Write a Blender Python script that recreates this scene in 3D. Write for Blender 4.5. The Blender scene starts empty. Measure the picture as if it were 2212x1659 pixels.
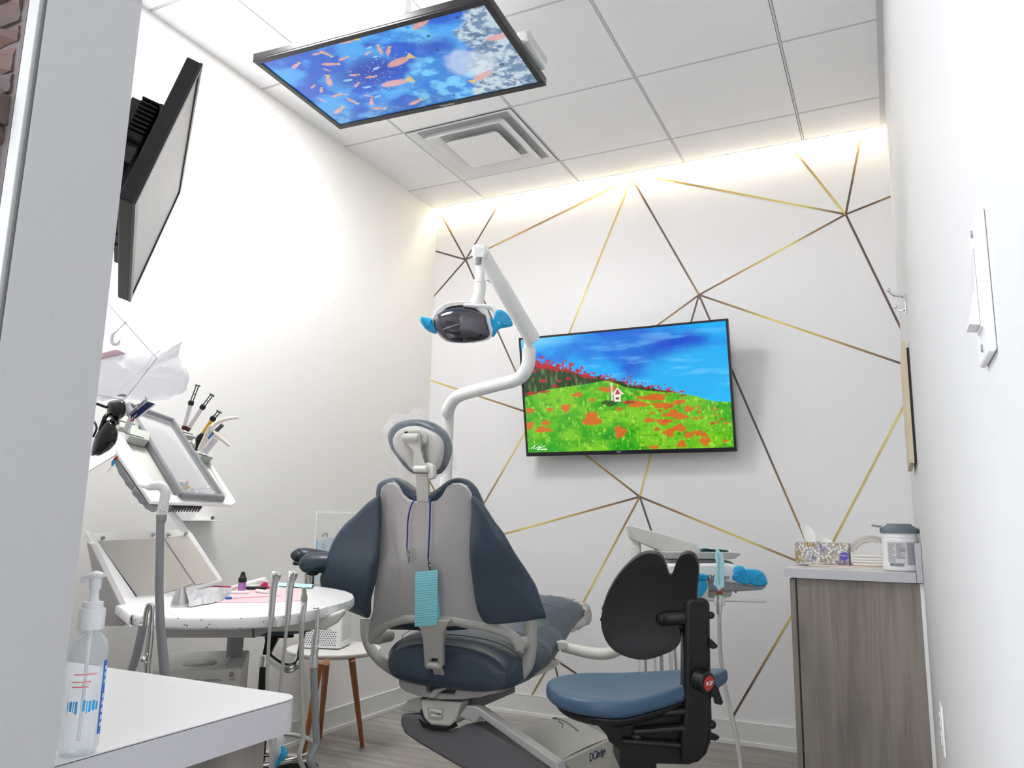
EXPO = 1.12; SCR = 0.46
import bpy, bmesh, math, random
import numpy as np
from mathutils import Vector, Matrix, Quaternion
random.seed(7)
PI = math.pi
sc = bpy.context.scene
COL = sc.collection

# ------------------------------------------------------------------ camera
F_PX, YAW, PITCH, ROLL = 1673.69, -0.4559, 0.1769, 0.0191
CAM = Vector((2.498, 0.0, 1.0051))
_f = Vector((math.sin(YAW)*math.cos(PITCH), math.cos(YAW)*math.cos(PITCH), math.sin(PITCH)))
_r = Vector((math.cos(YAW), -math.sin(YAW), 0))
_u = _r.cross(_f)
RT = _r*math.cos(ROLL) + _u*math.sin(ROLL)
UP = -_r*math.sin(ROLL) + _u*math.cos(ROLL)
FW = _f; FH = Vector((_f.x, _f.y, 0)).normalized()
cd = bpy.data.cameras.new('camera'); cam = bpy.data.objects.new('camera', cd); COL.objects.link(cam)
cam.matrix_world = Matrix(((RT.x, UP.x, -FW.x, CAM.x), (RT.y, UP.y, -FW.y, CAM.y), (RT.z, UP.z, -FW.z, CAM.z), (0, 0, 0, 1)))
cd.sensor_width = 36.0; cd.lens = F_PX/2212*36.0; cd.clip_start = 0.02
sc.camera = cam

def W(u, v, x=None, y=None, z=None, d=None, p=None, n=None):
    """the place in the room that was measured in the photograph, on a known plane"""
    r = RT*((u-1106)/F_PX) - UP*((v-829.5)/F_PX) + FW
    if x is not None: t = (x-CAM.x)/r.x
    elif y is not None: t = (y-CAM.y)/r.y
    elif z is not None: t = (z-CAM.z)/r.z
    elif p is not None: t = (Vector(p)-CAM).dot(Vector(n))/r.dot(Vector(n))
    else: t = d
    return CAM + r*t

# ------------------------------------------------------------------ materials
def mat(name, col, rough=0.5, metal=0.0, spec=0.5, trans=0.0, ior=1.45, coat=0.0, bump=None, var=None, alpha=1.0, emit=None, sss=0.0):
    m = bpy.data.materials.new(name); m.use_nodes = True
    nt = m.node_tree; b = nt.nodes['Principled BSDF']
    b.inputs['Base Color'].default_value = (*col, 1)
    b.inputs['Roughness'].default_value = rough
    b.inputs['Metallic'].default_value = metal
    b.inputs['Specular IOR Level'].default_value = spec
    b.inputs['Transmission Weight'].default_value = trans
    b.inputs['IOR'].default_value = ior
    b.inputs['Coat Weight'].default_value = coat
    b.inputs['Alpha'].default_value = alpha
    if sss:
        b.inputs['Subsurface Weight'].default_value = sss
        b.inputs['Subsurface Radius'].default_value = (.01, .01, .01)
    if emit:
        b.inputs['Emission Color'].default_value = (*emit[0], 1); b.inputs['Emission Strength'].default_value = emit[1]
    if bump or var:
        tc = nt.nodes.new('ShaderNodeTexCoord')
    if var:   # (scale, amount, second colour)
        n = nt.nodes.new('ShaderNodeTexNoise'); n.inputs['Scale'].default_value = var[0]; n.inputs['Detail'].default_value = 5
        nt.links.new(tc.outputs['Object'], n.inputs['Vector'])
        mx = nt.nodes.new('ShaderNodeMix'); mx.data_type = 'RGBA'
        mx.inputs[6].default_value = (*col, 1); mx.inputs[7].default_value = (*var[2], 1)
        mr = nt.nodes.new('ShaderNodeMapRange'); mr.inputs[1].default_value = .35; mr.inputs[2].default_value = .65; mr.inputs[4].default_value = var[1]
        nt.links.new(n.outputs['Fac'], mr.inputs[0]); nt.links.new(mr.outputs[0], mx.inputs[0]); nt.links.new(mx.outputs[2], b.inputs['Base Color'])
    if bump:  # (scale, strength)
        n2 = nt.nodes.new('ShaderNodeTexNoise'); n2.inputs['Scale'].default_value = bump[0]; n2.inputs['Detail'].default_value = 3
        bp = nt.nodes.new('ShaderNodeBump'); bp.inputs['Strength'].default_value = bump[1]; bp.inputs['Distance'].default_value = .002
        nt.links.new(tc.outputs['Object'], n2.inputs['Vector']); nt.links.new(n2.outputs['Fac'], bp.inputs['Height']); nt.links.new(bp.outputs['Normal'], b.inputs['Normal'])
    return m

def emission_mat(name, col, strength):
    m = bpy.data.materials.new(name); m.use_nodes = True; nt = m.node_tree; nt.nodes.clear()
    e = nt.nodes.new('ShaderNodeEmission'); o = nt.nodes.new('ShaderNodeOutputMaterial')
    e.inputs[0].default_value = (*col, 1); e.inputs[1].default_value = strength
    nt.links.new(e.outputs[0], o.inputs[0]); return m

def wood_mat(name, c1, c2, c3, axis='Z', scale=1.0, rough=.55):
    m = bpy.data.materials.new(name); m.use_nodes = True; nt = m.node_tree; b = nt.nodes['Principled BSDF']
    tc = nt.nodes.new('ShaderNodeTexCoord'); mp = nt.nodes.new('ShaderNodeMapping')
    s = {'X': (1.2, 22, 22), 'Y': (22, 1.2, 22), 'Z': (22, 22, 1.2)}[axis]
    mp.inputs['Scale'].default_value = tuple(k*scale for k in s)
    n = nt.nodes.new('ShaderNodeTexNoise'); n.inputs['Scale'].default_value = 1.0; n.inputs['Detail'].default_value = 8; n.inputs['Roughness'].default_value = .62; n.inputs['Distortion'].default_value = .6
    n2 = nt.nodes.new('ShaderNodeTexNoise'); n2.inputs['Scale'].default_value = .22; n2.inputs['Detail'].default_value = 3
    r = nt.nodes.new('ShaderNodeValToRGB'); r.color_ramp.elements[0].color = (*c1, 1); r.color_ramp.elements[1].color = (*c2, 1)
    r.color_ramp.elements[0].position = .36; r.color_ramp.elements[1].position = .62
    mx = nt.nodes.new('ShaderNodeMix'); mx.data_type = 'RGBA'; mx.inputs[7].default_value = (*c3, 1)
    mr = nt.nodes.new('ShaderNodeMapRange'); mr.inputs[1].default_value = .45; mr.inputs[2].default_value = .7; mr.inputs[4].default_value = .7
    L = nt.links.new
    L(tc.outputs['Object'], mp.inputs[0]); L(mp.outputs[0], n.inputs['Vector']); L(mp.outputs[0], n2.inputs['Vector'])
    L(n.outputs['Fac'], r.inputs[0]); L(n2.outputs['Fac'], mr.inputs[0]); L(mr.outputs[0], mx.inputs[0]); L(r.outputs[0], mx.inputs[6]); L(mx.outputs[2], b.inputs['Base Color'])
    b.inputs['Roughness'].default_value = rough
    return m

def attr_mat(name, strength=1.0, emit=True, rough=.5, metal=0):
    m = bpy.data.materials.new(name); m.use_nodes = True; nt = m.node_tree; b = nt.nodes['Principled BSDF']
    a = nt.nodes.new('ShaderNodeAttribute'); a.attribute_name = 'Col'
    b.inputs['Roughness'].default_value = rough; b.inputs['Metallic'].default_value = metal
    if emit:
        b.inputs['Base Color'].default_value = (.01, .01, .01, 1); b.inputs['Roughness'].default_value = .12
        nt.links.new(a.outputs['Color'], b.inputs['Emission Color']); b.inputs['Emission Strength'].default_value = strength
    else: nt.links.new(a.outputs['Color'], b.inputs['Base Color'])
    return m

def film_mat(name, col, a=.25, rough=.1, g=.35):
    """thin plastic film: mostly see-through with a glossy skin"""
    m = bpy.data.materials.new(name); m.use_nodes = True; nt = m.node_tree; nt.nodes.clear()
    o = nt.nodes.new('ShaderNodeOutputMaterial'); t = nt.nodes.new('ShaderNodeBsdfTransparent'); b = nt.nodes.new('ShaderNodeBsdfPrincipled')
    b.inputs['Base Color'].default_value = (*col, 1); b.inputs['Roughness'].default_value = rough
    t.inputs[0].default_value = (*[1-(1-c)*min(1, a*1.6) for c in col], 1)
    fr = nt.nodes.new('ShaderNodeLayerWeight'); fr.inputs[0].default_value = .35
    mr = nt.nodes.new('ShaderNodeMapRange'); mr.inputs[3].default_value = a; mr.inputs[4].default_value = min(1, a+g)
    mx = nt.nodes.new('ShaderNodeMixShader'); L = nt.links.new
    L(fr.outputs['Facing'], mr.inputs[0]); L(mr.outputs[0], mx.inputs[0]); L(t.outputs[0], mx.inputs[1]); L(b.outputs[0], mx.inputs[2]); L(mx.outputs[0], o.inputs[0])
    return m

M = {}
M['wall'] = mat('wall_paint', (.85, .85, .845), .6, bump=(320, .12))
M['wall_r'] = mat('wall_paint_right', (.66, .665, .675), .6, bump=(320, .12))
M['wall_l'] = mat('wall_paint_left', (.85, .842, .825), .6, bump=(320, .12))
M['paper'] = mat('wall_paper', (.83, .825, .835), .55, bump=(260, .08))
M['partition'] = mat('partition_paint', (.47, .47, .475), .6, bump=(260, .25))
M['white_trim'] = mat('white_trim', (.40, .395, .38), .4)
M['tile'] = mat('ceiling_tile', (.91, .91, .92), .8, bump=(420, .25))
M['bar'] = mat('ceiling_bar', (.62, .62, .64), .5)
M['gap'] = mat('ceiling_gap', (.42, .42, .44), .7)
M['base'] = mat('baseboard_vinyl', (.74, .75, .73), .4)
M['white'] = mat('white_plastic', (.84, .84, .84), .3)
M['lwhite'] = mat('lamp_white', (.86, .87, .86), .25)
M['offw'] = mat('offwhite_plastic', (.66, .66, .61), .35)
M['cgrey'] = mat('chair_grey_shell', (.47, .46, .46), .26, coat=.3)
M['cgrey2'] = mat('chair_light_casting', (.46, .46, .435), .38)
M['cgrey3'] = mat('chair_dark_cover', (.17, .165, .18), .42)
M['vinyl'] = mat('slate_blue_vinyl', (.046, .070, .102), .38, bump=(90, .12), var=(3, .25, (.054, .080, .114)))
M['vinyl2'] = mat('stool_blue_vinyl', (.045, .095, .165), .38, bump=(90, .08))
M['black'] = mat('black_plastic', (.006, .006, .0065), .45)
M['blackm'] = mat('black_matte', (.0045, .0045, .005), .42, bump=(400, .1))
M['bezel'] = mat('black_bezel', (.016, .015, .018), .28)
M['dgrey'] = mat('dark_grey', (.10, .10, .105), .5)
M['mgrey'] = mat('mid_grey_plastic', (.26, .27, .28), .5)
M['hose'] = mat('hose_grey', (.29, .30, .31), .5)
M['hose2'] = mat('hose_pale', (.46, .46, .43), .5)
M['steel'] = mat('brushed_steel', (.55, .55, .55), .30, metal=1)
M['steelp'] = mat('steel_plate', (.50, .50, .505), .45, metal=.7)
M['alu'] = mat('aluminium_box', (.66, .66, .64), .42, metal=.2)
M['chrome'] = mat('chrome', (.78, .78, .78), .08, metal=1)
M['silver'] = mat('silver_handpiece', (.74, .74, .76), .25, metal=.6)
M['clipm'] = mat('clip_metal', (.22, .22, .22), .25, metal=1)
M['cyan'] = mat('cyan_paper', (.30, .76, .86), .8, bump=(160, .3))
M['blue'] = mat('royal_blue_cord', (.01, .03, .28), .5)
M['orange'] = mat('orange_wood', (.38, .14, .045), .5, var=(18, .6, (.30, .10, .03)))
M['green'] = mat('sage_green_plastic', (.30, .37, .27), .5)
M['paperw'] = mat('white_paper', (.84, .84, .83), .8)
M['glass'] = mat('clear_plastic', (1, 1, 1), .03, trans=1, ior=1.3)
M['film'] = film_mat('clear_film', (.95, .95, .97), .05, .08, .22)
M['bag'] = film_mat('milky_bag_film', (.92, .92, .94), .45, .3)
M['bluefilm'] = film_mat('blue_film', (.03, .50, .86), .62, .12)
M['bluefilm2'] = film_mat('deep_blue_film', (.01, .12, .75), .75, .12)
M['red'] = mat('red_badge', (.42, .03, .025), .4)
M['magenta'] = mat('magenta_plastic', (.55, .02, .14), .35)
M['pink'] = mat('pink_paper', (.82, .52, .56), .7)
M['amber'] = mat('amber_plastic', (.75, .42, .04), .3, sss=.2)
M['grey_bin'] = mat('sage_grey_bin', (.42, .45, .41), .5)
M['ink'] = mat('dark_ink', (.03, .035, .07), .6)
M['navy'] = mat('navy_print', (.01, .025, .10), .5)
M['beige'] = mat('beige_board', (.62, .53, .38), .6)
M['slate'] = mat('slate_lid', (.14, .17, .20), .5)
M['cabwood'] = wood_mat('grey_oak_laminate', (.165, .14, .12), (.285, .245, .21), (.18, .17, .155))
M['lam'] = mat('white_laminate', (.64, .64, .65), .35, var=(4, .35, (.58, .59, .61)))
M['edge'] = mat('laminate_edge', (.52, .52, .545), .5, bump=(200, .2))
M['paleblue'] = mat('pale_blue_paper', (.50, .80, .86), .6)

# ------------------------------------------------------------------ mesh builder
class MB:
    def __init__(s): s.v = []; s.f = []; s.m = []; s.cur = 0
    def add(s, vs, fs):
        k = len(s.v); s.v += [tuple(p) for p in vs]; s.f += [tuple(i+k for i in f) for f in fs]; s.m += [s.cur]*len(fs); return s
    def mt(s, i): s.cur = i; return s
    def box(s, c, size, R=None):
        c = Vector(c); h = [k/2 for k in size]; vs = []
        for dx in (-1, 1):
            for dy in (-1, 1):
                for dz in (-1, 1):
                    p = Vector((dx*h[0], dy*h[1], dz*h[2])); vs.append(c + (R @ p if R else p))
        return s.add(vs, [(0, 1, 3, 2), (4, 6, 7, 5), (0, 4, 5, 1), (2, 3, 7, 6), (0, 2, 6, 4), (1, 5, 7, 3)])
    def bx(s, x0, x1, y0, y1, z0, z1): return s.box(((x0+x1)/2, (y0+y1)/2, (z0+z1)/2), (x1-x0, y1-y0, z1-z0))
    def rings(s, rings, cap=True, closed=True):
        n = len(rings[0]); vs = [p for r in rings for p in r]; fs = []
        for i in range(len(rings)-1):
            for j in range(n if closed else n-1):
                a = i*n+j; b = i*n+(j+1) % n; fs.append((a, b, b+n, a+n))
        if cap: fs.append(tuple(range(n-1, -1, -1))); fs.append(tuple(range((len(rings)-1)*n, len(rings)*n)))
        return s.add(vs, fs)
    def cyl(s, a, b, r0, r1=None, n=20, cap=True):
        a = Vector(a); b = Vector(b); r1 = r0 if r1 is None else r1; d = (b-a).normalized(); e = d.orthogonal().normalized(); g = d.cross(e)
        return s.rings([[c+e*(r*math.cos(2*PI*k/n))+g*(r*math.sin(2*PI*k/n)) for k in range(n)] for c, r in ((a, r0), (b, r1))], cap)
    def tube(s, pts, r, n=14, smooth=0, flat=None):
        P = [Vector(p) for p in pts]; rr = r if isinstance(r, (list, tuple)) else [r]*len(P)
        if smooth: P, rr = spline(P, smooth, rr)
        R = []; e = None
        for i, p in enumerate(P):
            d = (P[min(i+1, len(P)-1)]-P[max(i-1, 0)]).normalized()
            if e is None: e = d.orthogonal().normalized() if flat is None else (Vector(flat)-d*d.dot(Vector(flat))).normalized()
            else: e = (e-d*d.dot(e)).normalized()
            g = d.cross(e); q = rr[i] if isinstance(rr[i], (tuple, list)) else (rr[i], rr[i])
            R.append([p+e*(q[0]*math.cos(2*PI*k/n))+g*(q[1]*math.sin(2*PI*k/n)) for k in range(n)])
        return s.rings(R)
    def lathe(s, prof, o, ax=(0, 0, 1), n=28, sx=1, e=None):
        o = Vector(o); d = Vector(ax).normalized(); e = d.orthogonal().normalized() if e is None else Vector(e).normalized(); g = d.cross(e)
        return s.rings([[o+d*h+e*(r*sx*math.cos(2*PI*k/n))+g*(r*math.sin(2*PI*k/n)) for k in range(n)] for r, h in prof])
    def prism(s, poly, off):
        off = Vector(off); a = [Vector(p) for p in poly]; return s.rings([a, [p+off for p in a]])
    def ball(s, c, r, R=None, n=18, m=10):
        c = Vector(c); r = r if isinstance(r, (tuple, list)) else (r, r, r); rg = []
        for i in range(m+1):
            t = max(.02, min(PI-.02, PI*i/m)); rg.append([c+(lambda p: R @ p if R else p)(Vector((r[0]*math.sin(t)*math.cos(2*PI*k/n), r[1]*math.sin(t)*math.sin(2*PI*k/n), -r[2]*math.cos(t)))) for k in range(n)])
        return s.rings(rg)
    def sheet(s, grid, th=0.0, nrm=None):
        """grid of points, optional thickness"""
        h = len(grid); w = len(grid[0]); vs = [Vector(p) for r in grid for p in r]
        if not th:
            return s.add(vs, [(i*w+j, i*w+j+1, (i+1)*w+j+1, (i+1)*w+j) for i in range(h-1) for j in range(w-1)])
        N = []
        for i in range(h):
            for j in range(w):
                if nrm: N.append(Vector(nrm)); continue
                a = Vector(grid[i][min(j+1, w-1)])-Vector(grid[i][max(j-1, 0)]); b = Vector(grid[min(i+1, h-1)][j])-Vector(grid[max(i-1, 0)][j]); N.append(a.cross(b).normalized())
        k = len(vs); vs += [p+nn*th for p, nn in zip(vs, N)]; fs = []
        for i in range(h-1):
            for j in range(w-1):
                a = i*w+j; fs.append((a, a+w, a+w+1, a+1)); fs.append((k+a, k+a+1, k+a+w+1, k+a+w))
        for j in range(w-1):
            fs.append((j, j+1, k+j+1, k+j)); a = (h-1)*w+j; fs.append((a+1, a, k+a, k+a+1))
        for i in range(h-1):
            a = i*w; fs.append((a+w, a, k+a, k+a+w)); a = i*w+w-1; fs.append((a, a+w, k+a+w, k+a))
        return s.add(vs, fs)
    def cushion(s, outline, T, t0, t1, k=5, fn=None):
        """outline in 2-D, T(x, y, h) -> 3-D; rounded on both faces: from -t0 to +t1"""
        cx = sum(p[0] for p in outline)/len(outline); cy = sum(p[1] for p in outline)/len(outline); rg = []
        def ring(sc_, h): return [T(cx+(p[0]-cx)*sc_, cy+(p[1]-cy)*sc_, h) for p in outline]
        seq = []
        for i in range(k+1):
            a = PI/2*i/k; seq.append((1-(1-math.sin(a))*.22, -t0*math.cos(a)))
        for i in range(1, k+1):
            a = PI/2*i/k; seq.append((1-(1-math.cos(a))*.22, t1*math.sin(a)))
        seq = [(.05, -t0*1.12), (.4, -t0*1.1)]+seq+[(.4, t1*1.1), (.05, t1*1.12)]
        return s.rings([ring(a, h) for a, h in seq])
    def build(s, name, m, parent=None, smooth=True, bevel=0, seg=2, sub=0, angle=35, recalc=True):
        me = bpy.data.meshes.new(name); me.from_pydata(s.v, [], s.f)
        for mm in (m if isinstance(m, (list, tuple)) else [m]): me.materials.append(M[mm] if isinstance(mm, str) else mm)
        me.polygons.foreach_set('material_index', s.m)
        if recalc:
            bm = bmesh.new(); bm.from_mesh(me); bmesh.ops.recalc_face_normals(bm, faces=bm.faces); bm.to_mesh(me); bm.free()
        if smooth:
            me.polygons.foreach_set('use_smooth', [True]*len(me.polygons))
            me.set_sharp_from_angle(angle=math.radians(angle))
        o = bpy.data.objects.new(name, me); COL.objects.link(o)
        if bevel:
            b = o.modifiers.new('bevel', 'BEVEL'); b.width = bevel; b.segments = seg; b.limit_method = 'ANGLE'; b.angle_limit = math.radians(40); b.harden_normals = False
        if sub:
            b = o.modifiers.new('sub', 'SUBSURF'); b.levels = sub; b.render_levels = sub
        if parent is not None: par(o, parent)
        return o

def par(o, p):
    o.parent = p; bpy.context.view_layer.update(); o.matrix_parent_inverse = p.matrix_world.inverted(); return o

def spline(P, k, rr=None):
    P = [Vector(p) for p in P]; out = []; ro = []
    rr = rr or [1]*len(P)
    for i in range(len(P)-1):
        p0 = P[max(i-1, 0)]; p1 = P[i]; p2 = P[i+1]; p3 = P[min(i+2, len(P)-1)]
        for j in range(k):
            t = j/k
            out.append(.5*((2*p1)+(-p0+p2)*t+(2*p0-5*p1+4*p2-p3)*t*t+(-p0+3*p1-3*p2+p3)*t**3))
            a, b = rr[i], rr[i+1]; ro.append(tuple(x+(y-x)*t for x, y in zip(a, b)) if isinstance(a, tuple) else a+(b-a)*t)
    out.append(P[-1]); ro.append(rr[-1]); return out, ro

def closed_spline(P, k=4):
    n = len(P); out = []
    P = [Vector((*p, 0)[:3]) for p in P]
    for i in range(n):
        p0, p1, p2, p3 = P[i-1], P[i], P[(i+1) % n], P[(i+2) % n]
        for j in range(k):
            t = j/k; out.append(.5*((2*p1)+(-p0+p2)*t+(2*p0-5*p1+4*p2-p3)*t*t+(-p0+3*p1-3*p2+p3)*t**3))
    return out

def thing(name, label, cat, loc=(0, 0, 0), group=None, rz=0):
    o = bpy.data.objects.new(name, None); o.empty_display_size = .05; COL.objects.link(o); o.location = loc; o.rotation_euler = (0, 0, rz)
    bpy.context.view_layer.update(); return tag(o, label, cat, group)
def tag(o, label=None, cat=None, group=None, kind=None):
    if label: o['label'] = label
    if cat: o['category'] = cat
    if group: o['group'] = group
    if kind: o['kind'] = kind
    return o
def struct(o): o['kind'] = 'structure'; return o

def text(name, s, size, o, ex, ey, m, parent, th=.0006, align='CENTER', shear=0, space=1):
    """lettering as mesh: origin o, ex = reading direction, ey = up"""
    c = bpy.data.curves.new(name, 'FONT'); c.body = s; c.size = size; c.extrude = th/2; c.align_x = align; c.align_y = 'CENTER'; c.shear = shear; c.space_character = space; c.resolution_u = 3
    t = bpy.data.objects.new(name+'_tmp', c); COL.objects.link(t); bpy.context.view_layer.update()
    me = bpy.data.meshes.new_from_object(t.evaluated_get(bpy.context.evaluated_depsgraph_get())); bpy.data.objects.remove(t); bpy.data.curves.remove(c)
    ex = Vector(ex).normalized(); ez = ex.cross(Vector(ey)).normalized(); ey = ez.cross(ex)
    R = Matrix(((ex.x, ey.x, ez.x, o[0]), (ex.y, ey.y, ez.y, o[1]), (ex.z, ey.z, ez.z, o[2]), (0, 0, 0, 1)))
    me.transform(R); me.materials.clear(); me.materials.append(M[m] if isinstance(m, str) else m)
    ob = bpy.data.objects.new(name, me); COL.objects.link(ob)
    if parent is not None: par(ob, parent)
    return ob

def frame(ex, ey):
    ex = Vector(ex).normalized(); ez = ex.cross(Vector(ey)).normalized(); ey = ez.cross(ex)
    return Matrix(((ex.x, ey.x, ez.x), (ex.y, ey.y, ez.y), (ex.z, ey.z, ez.z)))
LIGHT = 15.0
# ------------------------------------------------------------------ room shell
XR = 2.575; YB = 3.965; YE = 3.924; HC = 2.945; GX, GY, GS = .3723, 3.6373, .608
YF = -1.6                                   # room left open here, so world light fills in from behind
b = MB(); b.bx(-2.4, 3.2, YF, YB, -.05, 0)
def floor_mat():
    m = bpy.data.materials.new('grey_plank_vinyl'); m.use_nodes = True; nt = m.node_tree; bs = nt.nodes['Principled BSDF']; L = nt.links.new
    tc = nt.nodes.new('ShaderNodeTexCoord'); br = nt.nodes.new('ShaderNodeTexBrick'); mp = nt.nodes.new('ShaderNodeMapping')
    mp.inputs['Rotation'].default_value = (0, 0, .62)
    br.offset = .37; br.inputs['Scale'].default_value = 1; br.inputs['Brick Width'].default_value = 1.2; br.inputs['Row Height'].default_value = .18; br.inputs['Mortar Size'].default_value = .0018
    br.inputs['Color1'].default_value = (.29, .27, .245, 1); br.inputs['Color2'].default_value = (.36, .345, .32, 1); br.inputs['Mortar'].default_value = (.25, .23, .21, 1)
    m2 = nt.nodes.new('ShaderNodeMapping'); m2.inputs['Scale'].default_value = (1.5, 22, 1); m2.inputs['Rotation'].default_value = (0, 0, .62)
    n = nt.nodes.new('ShaderNodeTexNoise'); n.inputs['Scale'].default_value = 1.3; n.inputs['Detail'].default_value = 7; n.inputs['Distortion'].default_value = .8
    mx = nt.nodes.new('ShaderNodeMix'); mx.data_type = 'RGBA'; mx.blend_type = 'OVERLAY'; mx.inputs[0].default_value = .75
    L(tc.outputs['Object'], mp.inputs[0]); L(mp.outputs[0], br.inputs['Vector']); L(tc.outputs['Object'], m2.inputs[0]); L(m2.outputs[0], n.inputs['Vector'])
    L(br.outputs['Color'], mx.inputs[6]); L(n.outputs['Fac'], mx.inputs[7]); L(mx.outputs[2], bs.inputs['Base Color']); bs.inputs['Roughness'].default_value = .42
    return m
M['floor'] = floor_mat()
struct(b.build('floor', 'floor', smooth=False))
b = MB(); b.bx(-.1, 0, .47, YB+.1, 0, 3.25); struct(b.build('wall_left', 'wall_l', smooth=False))
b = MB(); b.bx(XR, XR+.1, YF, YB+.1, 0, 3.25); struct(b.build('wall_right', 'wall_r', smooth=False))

# back wall with its gold line wallpaper
b = MB(); b.bx(-.1, XR+.1, YB, YB+.1, 0, 3.25); wb = struct(b.build('wall_back', 'paper', smooth=False))
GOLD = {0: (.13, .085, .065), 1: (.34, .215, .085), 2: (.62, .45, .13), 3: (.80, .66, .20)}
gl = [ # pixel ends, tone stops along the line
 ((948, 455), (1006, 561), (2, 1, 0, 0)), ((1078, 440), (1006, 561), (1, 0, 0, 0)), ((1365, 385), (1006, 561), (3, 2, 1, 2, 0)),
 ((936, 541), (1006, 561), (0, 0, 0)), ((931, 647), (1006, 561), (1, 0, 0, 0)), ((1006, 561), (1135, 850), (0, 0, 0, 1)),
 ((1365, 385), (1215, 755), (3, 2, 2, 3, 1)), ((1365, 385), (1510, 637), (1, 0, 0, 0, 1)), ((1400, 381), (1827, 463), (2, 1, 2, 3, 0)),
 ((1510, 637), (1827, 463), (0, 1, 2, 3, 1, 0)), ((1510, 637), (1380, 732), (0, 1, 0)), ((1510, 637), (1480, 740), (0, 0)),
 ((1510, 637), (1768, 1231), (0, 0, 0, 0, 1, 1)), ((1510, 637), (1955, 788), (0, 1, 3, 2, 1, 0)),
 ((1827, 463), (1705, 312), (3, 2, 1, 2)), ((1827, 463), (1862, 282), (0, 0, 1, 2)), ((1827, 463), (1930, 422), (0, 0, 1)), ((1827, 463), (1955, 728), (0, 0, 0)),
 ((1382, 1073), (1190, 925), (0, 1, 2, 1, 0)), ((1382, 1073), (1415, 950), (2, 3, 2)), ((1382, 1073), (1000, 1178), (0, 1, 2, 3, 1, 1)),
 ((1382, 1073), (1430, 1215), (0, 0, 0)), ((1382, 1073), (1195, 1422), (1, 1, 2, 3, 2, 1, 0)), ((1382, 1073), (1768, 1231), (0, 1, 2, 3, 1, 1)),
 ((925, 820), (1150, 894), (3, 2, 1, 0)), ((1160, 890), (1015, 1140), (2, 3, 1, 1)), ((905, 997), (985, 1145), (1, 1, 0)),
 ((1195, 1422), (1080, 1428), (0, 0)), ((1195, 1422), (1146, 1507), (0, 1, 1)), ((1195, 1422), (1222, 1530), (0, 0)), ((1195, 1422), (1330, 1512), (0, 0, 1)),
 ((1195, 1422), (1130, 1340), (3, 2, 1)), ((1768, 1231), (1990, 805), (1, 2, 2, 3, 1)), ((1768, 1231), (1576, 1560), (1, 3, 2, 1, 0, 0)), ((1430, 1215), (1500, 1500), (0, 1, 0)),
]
b = MB(); cols = []
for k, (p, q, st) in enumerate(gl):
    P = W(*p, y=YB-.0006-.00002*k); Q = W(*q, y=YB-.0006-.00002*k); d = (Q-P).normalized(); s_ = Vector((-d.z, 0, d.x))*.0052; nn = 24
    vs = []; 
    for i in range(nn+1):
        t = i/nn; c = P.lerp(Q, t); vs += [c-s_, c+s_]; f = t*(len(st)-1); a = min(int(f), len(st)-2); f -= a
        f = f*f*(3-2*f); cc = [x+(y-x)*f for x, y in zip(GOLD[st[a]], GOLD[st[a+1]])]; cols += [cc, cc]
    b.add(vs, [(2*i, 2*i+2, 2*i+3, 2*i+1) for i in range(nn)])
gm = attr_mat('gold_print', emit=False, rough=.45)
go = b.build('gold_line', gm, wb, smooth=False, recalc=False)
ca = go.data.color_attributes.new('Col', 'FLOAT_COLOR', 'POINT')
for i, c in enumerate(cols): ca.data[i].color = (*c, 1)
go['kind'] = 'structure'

# partition that ends beside the camera, its metal edge and the stone beyond
YP, YP2, XP = .41, .51, 1.782
pt = W(77, 0, y=YP).x; px0 = W(103, 0, y=YP).x
b = MB(); b.bx(-2.4, XP, YP, YP2, 0, HC); struct(b.build('wall_partition', 'partition', smooth=False))
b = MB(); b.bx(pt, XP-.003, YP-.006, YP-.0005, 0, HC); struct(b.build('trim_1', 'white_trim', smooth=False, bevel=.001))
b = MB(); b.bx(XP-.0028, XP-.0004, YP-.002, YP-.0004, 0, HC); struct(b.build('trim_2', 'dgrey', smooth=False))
M['mortar'] = mat('mortar', (.12, .10, .098), .9, bump=(60, .8))
M['stone'] = mat('stacked_stone', (.115, .068, .056), .9, bump=(45, 1.0), var=(14, .9, (.10, .085, .085)))
M['stone2'] = mat('stacked_stone_grey', (.085, .07, .07), .9, bump=(45, 1.0), var=(20, .9, (.14, .08, .065)))
b = MB(); b.bx(-2.4, pt-.002, YP-.005, YP-.0005, 0, HC)
rs = random.Random(3)
z = .9
while z < 2.2:
    h = rs.uniform(.018, .034); x = pt-.003-rs.uniform(.004, .012)
    while x > 1.25:
        w = rs.uniform(.06, .2); d = rs.uniform(.003, .016)
        nb = 5; R0 = []
        b.mt(1+(rs.random() < .45))
        # rough-faced block
        g = []
        for i in range(4):
            row = []
            for j in range(7):
                jit = rs.uniform(-.0025, .0025); row.append((x-w*j/6+rs.uniform(-.001, .001), YP-.006-d-jit-(.004 if 0 < i < 3 and 0 < j < 6 else -.004), z+h*(i/3)*.9+rs.uniform(-.0012, .0012)))
            g.append(row)
        b.sheet(g, .012, nrm=(0, 1, 0)); b.mt(0)
        x -= w+.004
    z += h+.001
struct(b.build('wall_stone', ['mortar', 'stone', 'stone2'], smooth=False))
# corridor side beyond the partition closes the room
b = MB(); b.bx(-2.4, -2.3, YF, .6, 0, 3.25); struct(b.build('wall_corridor', 'wall', smooth=False))

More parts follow.
